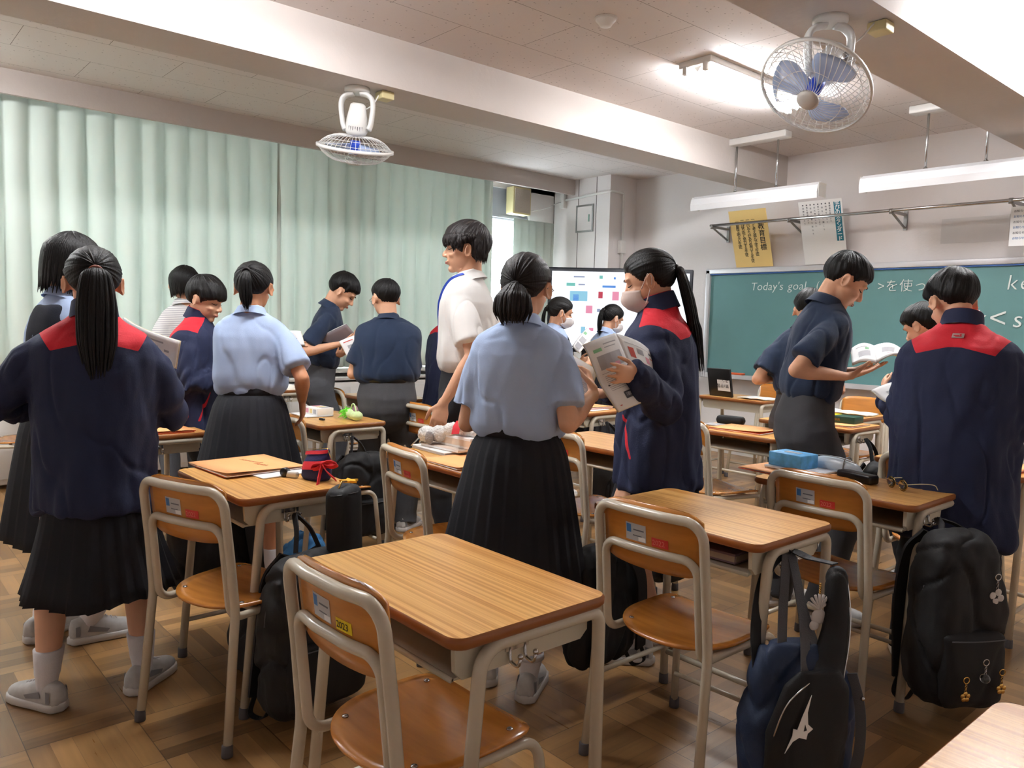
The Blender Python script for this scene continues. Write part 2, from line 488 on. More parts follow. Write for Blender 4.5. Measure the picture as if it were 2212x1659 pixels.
# window wall: low wall, lintel and piers around the openings
w = MB()
w.box((XW - .1, (YB + YF) / 2, .39), (.2, YF - YB + .4, .78))
w.box((XW - .1, (YB + YF) / 2, 2.91), (.2, YF - YB + .4, .22))
for y in (-1.65, 1.05, 3.75): w.box((XW - .1, y, 1.8), (.2, .22, 2.1))
w.box((XW - .1, 6.62, 1.8), (.2, .9, 2.1))
struct('wall_left', w, M['wall'])
struct('trim_1', MB().box((XW + .09, (YB + 6.56) / 2, .80), (.26, 6.56 - YB, .045), .01), M['trim'])   # window sill
struct('trim_2', MB().box((-6.52, (YB + 6.56) / 2, 2.87), (.04, 6.56 - YB, .18)).box((-6.68, (YB + 6.56) / 2, 2.945), (.34, 6.56 - YB, .02)), M['beam'])  # curtain box
for i, (a, b) in enumerate(((-1.54, .94), (1.16, 3.64), (3.86, 6.17))):
    f = MB(); m_ = (a + b) / 2
    for y in (a + .02, m_, b - .02): f.box((XW - .1, y, 1.8), (.05, .045, 2.04))
    for z in (.80, 2.48, 2.80): f.box((XW - .1, m_, z), (.05, b - a, .045))
    fr = struct('window_%d' % (i + 1), f, M['alu'])
    MB().box((XW - .1, m_, 1.8), (.006, b - a, 2.0)).build('pane', M['glass'], fr)
# blanked upper light in the far window, carries the loudspeaker
p = MB().box((XW - .055, 6.17 - .34, 2.68), (.03, .86, .38)).box((XW - .04, 5.40, 2.66), (.04, .03, .36)).box((XW - .04, 5.80, 2.485), (.04, .80, .02))
struct('trim_3', p, new_mat('grey_panel', (166, 168, 178), .6))
# beams
struct('trim_4', MB().box((-4.255, (YB + YF) / 2, 2.81), (.35, YF - YB, .29)), M['beam'])
struct('trim_5', MB().box((-1.79, (YB + YF) / 2, 2.81), (.42, YF - YB, .29)), M['beam'])
# corner column with panel seams
cm = MB().box((-6.40, 6.78, 1.475), (.89, .44, 2.95))
struct('trim_6', cm, M['wall'])
sm = new_mat('dark_panel_seam', (110, 104, 98), .9)
s_ = MB()
for x in (-6.44, -6.16): s_.box((x, 6.5585, 1.475), (.006, .004, 2.95))
s_.box((-6.842, 6.5585, 1.475), (.008, .004, 2.95))
struct('trim_7', s_, sm)
struct('baseboard_front', MB().box((-2.0, YF - .01, .05), (7.8, .02, .1)), M['trim'])
# low white radiator cabinets under the window
for i, (a, b) in enumerate(((-.6, 1.2), (1.3, 3.0), (3.1, 4.9), (5.0, 6.5))):
    c = thing('wall_cabinet', ['white low cabinet under the window at the left edge of the photo', 'white low cabinet under the curtain behind the reading boy', 'white low cabinet under the curtain behind the boy in glasses', 'white low cabinet in the corner behind the screen'][i], 'cabinet', (XW + .14, (a + b) / 2, 0))
    MB().box((0, 0, .36), (.24, b - a, .66), .008).build('body', M['white_plastic'], c)
    q = MB()
    for k in range(3): q.box((.122, (k - 1) * (b - a) / 3, .36), (.008, (b - a) / 3 - .02, .58), .003)
    q.build('front_panel', M['white_plastic'], c)
    MB().box((0, 0, .725), (.26, b - a, .03), .006).build('top', M['trim'], c)

# ------------------------------------------------------------------ curtains
def curtain(y0, y1, x, z0, z1, pitch, amp, seed, label, curve=0):
    n = int((y1 - y0) / pitch * 14); rows = 14; V = []; F = []
    rnd = random.Random(seed)
    ph = [rnd.uniform(-.5, .5) for k in range(400)]
    for j in range(rows + 1):
        z = z0 + (z1 - z0) * j / rows; t = j / rows
        for i in range(n + 1):
            s = i / n; y = y0 + (y1 - y0) * s
            k = s * (y1 - y0) / pitch
            a = amp * (1.0 - .35 * t) * (1 + .5 * noise.noise(Vector((y * 2.3, seed, 0))))
            w_ = math.sin(2 * PI * k + 1.3 * noise.noise(Vector((y * 1.7, z * .35, seed))) * 2)
            w_ = 2 * abs(math.sin(PI * k + .9 * noise.noise(Vector((y * 1.7, z * .30, seed))))) ** .62 - 1 + .25 * (1 - t) * math.sin(2 * PI * k * .5 + seed)
            xx = x + a * w_ + .02 * noise.noise(Vector((y * 5, z * .8, seed + 5)))
            yy = y + .012 * noise.noise(Vector((y * 9, z * .6, seed + 9))) + curve * (1 - t) * s
            V.append((xx, yy, z))
    for j in range(rows):
        for i in range(n):
            a = j * (n + 1) + i
            F.append((a, a + 1, a + n + 2, a + n + 1))
    mb = MB(); mb.add(V, F)
    o = mb.build('curtain', M['curtain'])
    md = o.modifiers.new('thick', 'SOLIDIFY'); md.thickness = .003
    return tag(o, label, 'curtain')
curtain(-1.55, 3.02, -6.66, .835, 2.845, .180, .048, 3, 'pale green pleated curtain, the wide left-hand one')
curtain(3.0, 5.40, -6.62, .835, 2.845, .165, .048, 8, 'pale green pleated curtain from the overlap to the bright window gap')
curtain(5.80, 6.42, -6.70, .85, 2.455, .12, .022, 5, 'short pale green curtain below the wall loudspeaker', 0)

# ------------------------------------------------------------------ front wall fittings
bd = thing('blackboard', 'wide green chalkboard with English and Japanese chalk writing', 'blackboard', (-2.93, 6.95, 0))
def bx(c): return (c[0] + 2.93, c[1] - 6.95, c[2])
MB().box((0, .02, 1.33), (3.86, .03, 1.03)).build('writing_surface', M['board'], bd)
fr = MB()
for z in (1.875, .80): fr.box((0, .005, z), (3.96, .06, .05), .006)
for x in (-1.955, 1.955): fr.box((x, .005, 1.34), (.05, .06, 1.10), .006)
fr.build('frame', M['alu'], bd)
MB().box((0, -.005, 1.843), (3.86, .02, .012)).build('blue_edge_strip', M['tape_blue'], bd)
MB().box((0, -.07, .795), (3.96, .12, .02), .004).box((0, -.128, .81), (3.96, .01, .04)).build('chalk_tray', M['alu'], bd)
def wr(txt, x, z, size, sh=0.1, sp=1.0, bold=0, nm='chalk_writing'):
    Mx = Matrix.Translation(bx((x, 6.947, z))) @ Matrix.Rotation(PI / 2, 4, 'X')
    return text_mesh(txt, size, M['chalk'], nm, bd, Mx, ext=.0008, shear=sh, space=sp, bold=bold)
wr("Today's", -4.385, 1.675, .112, .12, 1.02, -.0012)
wr("goal", -3.985, 1.675, .112, .12, 1.05, -.0012)
wr("(", -3.70, 1.685, .10, .12, 1.05, -.0012)
wr(">を使って文", -3.13, 1.655, .115, 0, 1.05, -.001)
wr("key", -2.13, 1.65, .17, .12, 1.1, -.002)
wr("k", -2.34, 1.37, .18, .12, 1.1, -.001)
wr("<", -2.235, 1.35, .23, 0, 1.1, -.001)
wr("s", -2.07, 1.36, .19, .12, 1.1, -.001)

# chalk box and magnets resting on the tray
for i, (x, w_, h, mt) in enumerate(((-4.60, .10, .045, 'orange_plastic'), (-4.46, .16, .02, 'orange_plastic'), (-4.42, .13, .018, 'blue_tin'))):
    if mt not in M: M[mt] = new_mat(mt, (238, 104, 52) if 'orange' in mt else (44, 78, 160), .45)
    zz = .806 + (.021 if i == 1 else 0)
    o = MB().box((0, 0, h / 2), (w_, .07, h), .006).build('chalk_box', M[mt], None, (x, 6.885 - (0 if i else .0), zz))
    tag(o, ['orange chalk box with raised lid at the left end of the chalk tray', 'flat orange chalk case lying on a blue case on the chalk tray', 'flat blue chalk case on the chalk tray under an orange one'][i], 'chalk box')

# curtain style rail on brackets over the board
rl = thing('hanging_rail', 'long silver metal rail on brackets above the chalkboard', 'rail', (-3.3, 6.7, 2.3))
MB().tube([(-1.42, 0, .012), (2.3, 0, .0)], .014, 12).build('rail_tube', M['chrome'], rl)
for x in (-1.40, -.56, .36, 1.24, 2.2):
    b_ = MB().box((x, .14, -.0), (.022, .29, .022)).tube([(x, .02, -.01), (x, .27, -.11)], .010, 8).box((x, .285, -.05), (.03, .012, .16)).tube([(x, -.0, -.02), (x, 0, .02)], .018, 10)
    b_.build('bracket', M['steel'], rl)

def poster(name, label, x0, x1, mat, z0=1.905, y0=6.90, z1=2.42, y1=6.665):
    """sheet leaning from the board top against the rail"""
    h = math.hypot(z1 - z0, y1 - y0); w_ = x1 - x0
    o = thing(name, label, 'poster', (x0, y0, z0))
    ang = math.atan2(y0 - y1, z1 - z0)
    o.rotation_euler = (PI / 2 + ang, 0, 0)      # local x right, local y up the sheet, local z toward the room
    MB().box((w_ / 2, h / 2, -.002), (w_, h, .003)).build('sheet', mat, o)
    return o, w_, h
po, w_, h_ = poster('school_goals_poster', 'yellow hanging sheet with brushed vertical Japanese writing', -4.545, -4.135, new_mat('yellow_poster_paper', (240, 206, 132), .7, var=.03, vscale=4), z1=2.44, y1=6.735, y0=6.925)
text_mesh('教育目標', .070, M['ink_black'], 'lettering', po, Matrix.Translation((w_ * .82, h_ * .66, .0005)), bold=.0006, vertical=True, line=.98)
for k, (t, yy) in enumerate((('よく考え進んで学ぶ生徒', .80), ('思いやりがあり協力する生徒', .80), ('ねばり強く努力する生徒', .80), ('健康で明るい生徒', .78))):
    text_mesh('一' + t, .040, M['ink_black'], 'lettering', po, Matrix.Translation((w_ * (.63 - .145 * k), h_ * yy, .0005)), bold=.0002, vertical=True, line=.78)
po, w_, h_ = poster('study_rules_poster', 'white printed sheet with teal title strip of white Japanese characters', -3.805, -3.395, M['paper'], z1=2.46, y1=6.735, y0=6.925)
o_ = MB().box((w_ - .045, h_ * .655, .0008), (.062, h_ * .60, .001)).build('title_strip', new_mat('teal_print', (36, 128, 150), .6), po)
text_mesh('学びのスタンダード', .048, new_mat('white_print', (244, 246, 246), .6), 'lettering', po, Matrix.Translation((w_ - .045, h_ * .90, .002)), bold=.001, vertical=True, line=.82)
cols = ['服装を整えよう', '時間を守ろう', '話をよく聞こう', '進んで発言しよう', '忘れ物をしない', '学習を振り返ろう', '机を整頓しよう', '姿勢を正そう']
for k, t in enumerate(cols):
    text_mesh('●' + t, .017, M['ink'], 'lettering', po, Matrix.Translation((w_ - .115 - .036 * k, h_ * .93, .0005)), vertical=True, line=1.35 + .3 * (k % 3))
# sheet of notices hanging from the rail at the right
cal = thing('notice_sheet', 'white notice sheets hanging from the rail at the right edge', 'poster', (-2.05, 6.68, 1.96))
MB().box((.14, 0, .145), (.28, .003, .29)).build('sheet', M['paper'], cal)
for k in range(6):
    text_mesh('お知らせ 授業の流れ', .02, [M['ink'], M['label_blue']][k % 2], 'lettering', cal, Matrix.Translation((.02, -.0025, .25 - .04 * k)) @ Matrix.Rotation(PI / 2, 4, 'X'))
# old paper patch on the wall
tag(MB().box((0, 0, 0), (.50, .004, .20)).build('wall_notice', new_mat('faded_board', (218, 213, 211), .8), None, (-2.40, 6.995, 2.14)), 'faint pale grey board fixed flat to the wall above the chalkboard', 'panel')

# lamps over the blackboard, not lit
refl = new_mat('white_reflector', (232, 232, 234), .3)
for i, (x0, x1, lab) in enumerate(((-4.47, -3.24, 'unlit white strip lamp over the left part of the chalkboard'), (-2.90, -1.60, 'unlit white strip lamp over the right part of the chalkboard'))):
    L_ = thing('blackboard_lamp', lab, 'lamp', ((x0 + x1) / 2, 6.1, 2.36), 0, 'chalkboard lamps hanging from the ceiling')
    hw = (x1 - x0) / 2
    # asymmetric shade: tall curved front (towards the room), open towards the board
    prof = [(-.075, 0), (-.085, .05), (-.07, .105), (-.02, .135), (.04, .125), (.05, .118), (-.015, .125), (-.06, .098), (-.073, .05), (-.066, .003)]
    MB().rings([[(x, a, b_) for a, b_ in prof] for x in (-hw, hw)], sm=False).build('shade', refl, L_)
    MB().box((-hw, .0, .07), (.004, .12, .11)).box((hw, .0, .07), (.004, .12, .11)).build('end_caps', M['white_plastic'], L_)
    MB().tube([(-hw + .03, .0, .07), (hw - .03, .0, .07)], .014, 12).build('tube', new_mat('unlit_tube', (228, 230, 232), .3), L_)
    for sx in (-1, 1):
        MB().tube([(sx * .20, 0, .115), (sx * .20, 0, .56)], .009, 8).lathe([(.02, .12), (.014, .145)], (sx * .20, 0, 0), 10).build('rod', M['chrome'], L_)
    MB().box((0, -.03, .56), (.62, .11, .055), .008).build('ceiling_base', M['white_plastic'], L_)

# ------------------------------------------------------------------ ceiling lamps (lit)
for i, (x, y, lab) in enumerate(((-3.05, 4.72, 'lit double-tube ceiling lamp glowing beside the large fan'), (-1.26, 4.55, 'lit ceiling lamp glaring at the top right corner'),
                        (-3.05, 1.35, 'lit ceiling lamp above the second row from the back'), (-5.45, -.15, 'added lit ceiling lamp, out of view near the window at the very back'))):  # last lamp is unseen, added to brighten the window side
    t = thing('ceiling_lamp', lab, 'lamp', (x, y, ZC), 0, 'lit ceiling lamps')
    MB().box((0, 0, -.02), (.24, 1.27, .04), .006).rings([[(-.03, yy, -.04), (.03, yy, -.04), (0.0, yy, -.075)] for yy in (-.6, .6)], sm=False).build('housing', M['white_plastic'], t)
    for sx in (-1, 1):
        for yy in (-.62, .62): MB().box((sx * .075, yy, -.055), (.03, .03, .055), .004).build('socket', M['white_plastic'], t)
        MB().tube([(sx * .075, -.605, -.068), (sx * .075, .605, -.068)], .016, 12).build('tube', M['tube_on'], t)
sd = thing('smoke_detector', 'small round white smoke detector on the ceiling', 'detector', (-3.0, 3.22, ZC))
MB().lathe([(.055, 0), (.055, -.015), (.04, -.03), (.03, -.045), (.012, -.048)], n=24).build('housing', M['white_plastic'], sd)
MB().lathe([(.062, 0), (.062, -.006)], n=24).build('base_ring', M['trim'], sd)

# ------------------------------------------------------------------ fans
blade_m = new_mat('pale_blue_blade', (186, 204, 238), .25, spec=.6)
blade_m.node_tree.nodes['Principled BSDF'].inputs['Alpha'].default_value = .8
def fan(loc, axis, rad, label, side, wirebox):
    t = thing('orbiting_fan', label, 'fan', loc, 0, 'white caged ceiling fans under the beams')
    ax = Vector(axis).normalized()
    # ceiling plate and yoke
    MB().lathe([(.075, 0), (.075, -.02), (.055, -.03)], n=24).build('ceiling_plate', M['white_plastic'], t)
    y = MB()
    s = Vector(side).normalized()
    for q in (-1, 1):
        pts = spline([Vector((0, 0, -.03)) + s * q * .02, Vector((0, 0, -.045)) + s * q * .07, Vector((0, 0, -.09)) + s * q * .095, Vector((0, 0, -.20)) + s * q * .085, Vector((0, 0, -.245)) + s * q * .07], 5)
        y.tube(pts, .032, 12, .015, up=tuple(Vector((0, 0, 1)).cross(s)))
    y.build('yoke', M['white_plastic'], t)
    piv = Vector((0, 0, -.20))
    hub = piv + ax * .15
    mo = MB(); mo.lathe([(.03, -.11), (.045, -.10), (.062, -.02), (.068, .05), (.056, .07), (.02, .08)], piv, 20, ax)
    mo.build('motor', M['white_plastic'], t)
    sl = MB()
    q = ax.orthogonal().normalized()
    for k in range(7):
        d = Matrix.Rotation(R(-40 + 12 * k), 3, ax) @ (-s.cross(ax).normalized())
        sl.box(piv + ax * .035 + d * .0645, (.004, .004, .03), rot=Vector((0, 0, 1)).rotation_difference(ax).to_matrix())
    sl.build('vent_slots', M['rubber'], t)
    MB().tube(spline([wirebox, wirebox * .6 + Vector((0, 0, -.09)), piv * .8 - s * .02, piv + ax * .02 - s * .05], 5), .004, 6).build('cord', M['white_plastic'], t)
    # cage
    Ma = Matrix.Translation(hub) @ Vector((0, 0, 1)).rotation_difference(ax).to_matrix().to_4x4()
    c = MB(); c.T = Ma
    def prof(u, f):   # u 0..1 from hub to rim
        rr = .045 + (rad - .045) * u
        return rr, (.085 * (1 - u ** 3) if f else -.075 * (1 - u ** 3))
    nw = 44
    for k in range(nw):
        a = 2 * PI * k / nw
        for f in (0, 1):
            pts = []
            for j in range(7):
                rr, z = prof(j / 6, f); aa = a + (.5 * j / 6 if f else .0)
                pts.append((rr * math.cos(aa), rr * math.sin(aa), z))
            c.tube(pts, .0014, 4, cap=False)
    for f, us in ((0, (.35, .7, .9)), (1, (.5, .88))):
        for u in us:
            rr, z = prof(u, f); c.tube([(rr * math.cos(2 * PI * k / 36), rr * math.sin(2 * PI * k / 36), z) for k in range(37)], .0016, 4, cap=False)
    c.build('cage', M['white_plastic'], t)
    r_ = MB(); r_.T = Ma
    r_.rings([[(rad * math.cos(2 * PI * k / 48) + 0, rad * math.sin(2 * PI * k / 48), z) if q_ == 0 else ((rad + .007) * math.cos(2 * PI * k / 48), (rad + .007) * math.sin(2 * PI * k / 48), z) for k in range(48)] for q_, z in ((0, -.010), (1, -.008), (1, .008), (0, .010))], cap=False)
    r_.build('cage_rim', M['white_plastic'], t)
    b = MB(); b.T = Ma
    for k in range(3):
        a0 = 2 * PI * k / 3 + .4; g = []
        for i in range(9):
            rr = .03 + (rad * .80 - .03) * i / 8; ww = (.45 + .75 * math.sin(min(1, i / 6) * PI * .5)) * (1 - .30 * (i / 8) ** 4)
            row = []
            for j in range(7):
                tt = j / 6 - .5; aa = a0 + tt * ww * 1.25 + .15 * i / 8
                row.append((rr * math.cos(aa), rr * math.sin(aa), .055 * tt * (1 - .4 * i / 8)))
            g.append(row)
        g2 = [[(x, y_, z + .003) for x, y_, z in row] for row in g]
        b.rings([a_ + list(reversed(b_)) for a_, b_ in zip(g, g2)])
    b.build('blades', blade_m, t)
    h = MB(); h.T = Ma; h.lathe([(.03, -.045), (.034, -.02), (.03, .03), (.01, .035)], n=20); h.build('hub', M['blue_plastic'], t)
    e = MB(); e.T = Ma; e.lathe([(.048, .078), (.048, .088), (.035, .098), (.01, .101)], n=24); e.build('centre_cap', M['trim'], t)
    return t
fan((-4.25, 2.42, 2.665), (-.30, .10, -1), .225, 'white caged fan with blue hub tilted away, in front of the curtain', (.66, .75, 0), Vector((.05, .13, -.01)))
fan((-1.79, 3.36, 2.665), (-.02, -.66, -.80), .235, 'large white caged fan with pale blue blades facing the viewer', (.66, .75, 0), Vector((.12, .16, -.01)))
for p_, l_ in (((-4.20, 2.58, 2.64), 'small cream junction box on the beam beside the left fan'), ((-1.66, 3.56, 2.64), 'small cream junction box on the beam beside the large fan')):
    tag(MB().box((0, 0, 0), (.085, .085, .045), .006).build('junction_box', M['yellow_plastic'], None, p_), l_, 'junction box')

# ------------------------------------------------------------------ corner fittings
sp = thing('wall_loudspeaker', 'boxy beige wall loudspeaker high beside the corner', 'loudspeaker', (-6.82, 5.93, 2.66))
MB().box((.05, 0, 0), (.13, .27, .30), .012).build('cabinet', M['yellow_plastic'], sp)
MB().box((.118, 0, 0), (.008, .23, .26), .003).build('grille', new_mat('beige_grille', (196, 186, 172), .8, bump=.5, bscale=300), sp)
MB().tube(spline([(.10, .14, -.10), (.16, .30, -.06), (.18, .45, .01), (.14, .60, .06)], 6), .005, 6).build('cable', M['white_plastic'], sp)
cd = thing('cable_conduit', 'white cable conduit running round the corner column', 'conduit', (-6.66, 6.55, 2.72))
MB().box((0, -.02, 0), (.07, .06, .16), .006).build('junction_box', M['white_plastic'], cd)
MB().tube(rpath([(.03, -.016, .01), (.735, -.016, .045), (.735, .20, .045), (.735, .20, -1.5)], .02), .014, 8).build('pipe', M['white_plastic'], cd)
MB().box((.735, .20, -.55), (.05, .09, .14), .006).build('switch_box', M['white_plastic'], cd)
hp = thing('wall_hatch', 'small square metal hatch in the pale corner column', 'hatch', (-6.33, 6.555, 2.50))
f_ = MB()
for (x, z, a, b) in ((0, .145, .27, .02), (0, -.145, .27, .02), (-.125, 0, .02, .27), (.125, 0, .02, .27)): f_.box((x, 0, z), (a, .014, b))
f_.build('frame', M['steel'], hp)
MB().box((0, .0, 0), (.23, .008, .27)).build('door', M['wall'], hp)
MB().box((.07, -.008, -.0), (.016, .008, .08)).build('handle', new_mat('green_handle', (150, 186, 170), .5), hp)

# ------------------------------------------------------------------ big screen
tv = thing('interactive_screen', 'large bright flat screen on a stand showing a lesson page', 'screen', (-4.80, 5.46, -.03), R(44))
SW, SH = 1.24, .70
MB().box((0, 0, 1.455), (SW + .07, .07, SH + .07), .012).build('bezel', new_mat('black_bezel', (20, 24, 34), .35), tv)
scr_m = new_mat('lit_screen', (0, 0, 0), .4, emit=(240, 246, 255), estr=.48)
MB().box((0, -.037, 1.455), (SW, .004, SH)).build('display', scr_m, tv)
def pic(col): return new_mat('screen_picture', (0, 0, 0), .4, emit=col, estr=.33)
pc = [pic((120, 200, 190)), pic((240, 150, 180)), pic((90, 150, 230)), pic((200, 70, 90)), pic((150, 160, 190)), pic((150, 210, 235))]
s_ = MB()
def rect(u, v, a, b, k):   # u,v in 0..1 from the top left
    s_.mi = k; s_.box(((u - .5) * SW, -.0395, 1.455 + (.5 - v) * SH), (a, .002, b))
for u, v, a, b, k in ((.20, .07, .10, .012, 4), (.36, .07, .03, .03, 0), (.46, .08, .02, .02, 2), (.62, .07, .05, .02, 0), (.74, .08, .06, .012, 4), (.14, .17, .08, .03, 0), (.22, .17, .06, .012, 4), (.42, .19, .12, .02, 2), (.62, .17, .07, .02, 0), (.76, .16, .04, .04, 5),
                      (.20, .32, .16, .09, 5), (.18, .34, .05, .06, 2), (.36, .30, .04, .06, 3), (.47, .31, .06, .08, 1), (.28, .49, .06, .07, 1), (.47, .50, .07, .07, 1), (.35, .50, .03, .03, 4), (.70, .35, .16, .012, 3), (.82, .35, .10, .02, 1),
                      (.13, .70, .06, .04, 2), (.24, .76, .04, .06, 5), (.30, .75, .04, .03, 1), (.70, .66, .03, .03, 2), (.80, .70, .03, .03, 5)):
    rect(u, v, a, b, k)
s_.mi = 2
for u, v, rr in ((.80, .93, .024), (.89, .78, .018)):
    s_.lathe([(rr, 0), (rr, .002)], ((u - .5) * SW, -.039, 1.455 + (.5 - v) * SH), 20, (0, -1, 0))
s_.build('lesson_page', pc, tv)
text_mesh('>', .035, new_mat('screen_white', (0, 0, 0), .5, emit=(255, 255, 255), estr=.5), 'lettering', tv, Matrix.Translation((.8 * SW - .5 * SW - .011, -.0425, 1.455 + (.5 - .93) * SH - .012)) @ Matrix.Rotation(PI / 2, 4, 'X'), bold=.001)
st = MB()
for sx in (-.3, .3): st.box((sx, .05, .62), (.06, .05, 1.2)).box((sx, .0, .05), (.06, .62, .05), .01)
st.box((0, .05, .35), (.6, .04, .06)).box((0, .05, .9), (.6, .04, .06)).box((0, -.02, .5), (.62, .3, .02))
st.build('stand', new_mat('dark_stand', (60, 62, 68), .5), tv)
for sx in (-.3, .3):
    for sy in (-.28, .28): MB().lathe([(.024, -.01), (.024, .01)], (sx, sy, .025), 14, (1, 0, 0)).build('caster', M['rubber'], tv)
MB().box((-.62, .02, 1.80), (.045, .10, .05), .006).build('corner_guard', new_mat('cork_guard', (196, 160, 112), .8), tv)

# ------------------------------------------------------------------ school desk
DW, DD, DH = .62, .42, .72
def round_rect(w, d, r, n=6):
    pts = []
    for cx, cy, a0 in ((w / 2 - r, d / 2 - r, 0), (-w / 2 + r, d / 2 - r, 90), (-w / 2 + r, -d / 2 + r, 180), (w / 2 - r, -d / 2 + r, 270)):
        for k in range(n + 1):
            a = R(a0 + 90 * k / n); pts.append((cx + r * math.cos(a), cy + r * math.sin(a)))
    return pts
def make_desk(label):
    t = thing('school_desk', label, 'desk')
    tp = MB()
    def ol(ins, z, r=.035): return [(x, y, z) for x, y in round_rect(DW - 2 * ins, DD - 2 * ins, r - ins * .6)]
    tp.mi = 1
    tp.rings([ol(.006, DH - .025), ol(0, DH - .018), ol(0, DH - .005), ol(.004, DH - .0005)], cap=False)
    tp.add(ol(.006, DH - .025), [tuple(range(27, -1, -1))], False)
    tp.mi = 0
    tp.add(ol(.004, DH - .0005), [tuple(range(28))], False)
    tp.build('tabletop', [M['desk_wood'], M['desk_edge']], t)
    # book tray, open towards the pupil
    tr = MB(); z1, z0 = DH - .024, DH - .100; w2 = .262; y0, y1 = -.185, .175
    def wallp(pts, th=.006): return pts
    for sx in (-1, 1):
        x = sx * w2
        prof = [(y0, z1), (y0 + .004, z0 + .02), (y0 + .02, z0 + .003), (y1 - .02, z0 + .003), (y1, z0 + .02), (y1, z1)]
        tr.rings([[(x + sx * .0, a, b) for a, b in prof], [(x + sx * .012, a, b) for a, b in prof]], sm=False)
    tr.box((0, -.005, z0 + .002), (2 * w2, y1 - y0 - .01, .005)).box((0, y1 - .003, (z0 + z1) / 2), (2 * w2, .005, z1 - z0))
    tr.tube([(-w2, y0 + .003, z0 + .003), (w2, y0 + .003, z0 + .003)], .006, 8)
    tr.build('book_tray', M['cream_flat'], t)
    hk = MB()
    for dy in (-.02, .02):
        hk.tube(rpath([(w2 + .014, -.03 + dy, z1 - .03), (w2 + .018, -.03 + dy, z0 + .010), (w2 + .043, -.03 + dy, z0 + .006), (w2 + .048, -.03 + dy, z0 + .026)], .009, 4), .0035, 8)
        hk.ball((w2 + .048, -.03 + dy, z0 + .030), .006, 6)
    hk.box((w2 + .0145, -.03, z1 - .035), (.004, .06, .02))
    hk.build('bag_hook', M['chrome'], t)
    for sx in (-1, 1):
        x = sx * (w2 + .032)
        lb = MB()
        lb.tube(rpath([(x, -.192, .03), (x, -.135, DH - .036), (x, .19, DH - .036), (x, .198, .03)], [.055, .03], 7), .0145, 14)
        lb.build('leg_frame', M['cream'], t)
        MB().tube([(x, -.183, .14), (x, .197, .14)], .009, 10).build('side_rail', M['cream'], t)
        for yy in (-.193, .198):
            MB().lathe([(.017, 0), (.0175, .004), (.0165, .034), (.014, .036)], (x, yy, 0), 14).build('foot_cap', M['rubber'], t)
    MB().tube([(-w2 - .032, .197, .12), (w2 + .032, .197, .12)], .010, 10).build('cross_rail', M['cream'], t)
    return t

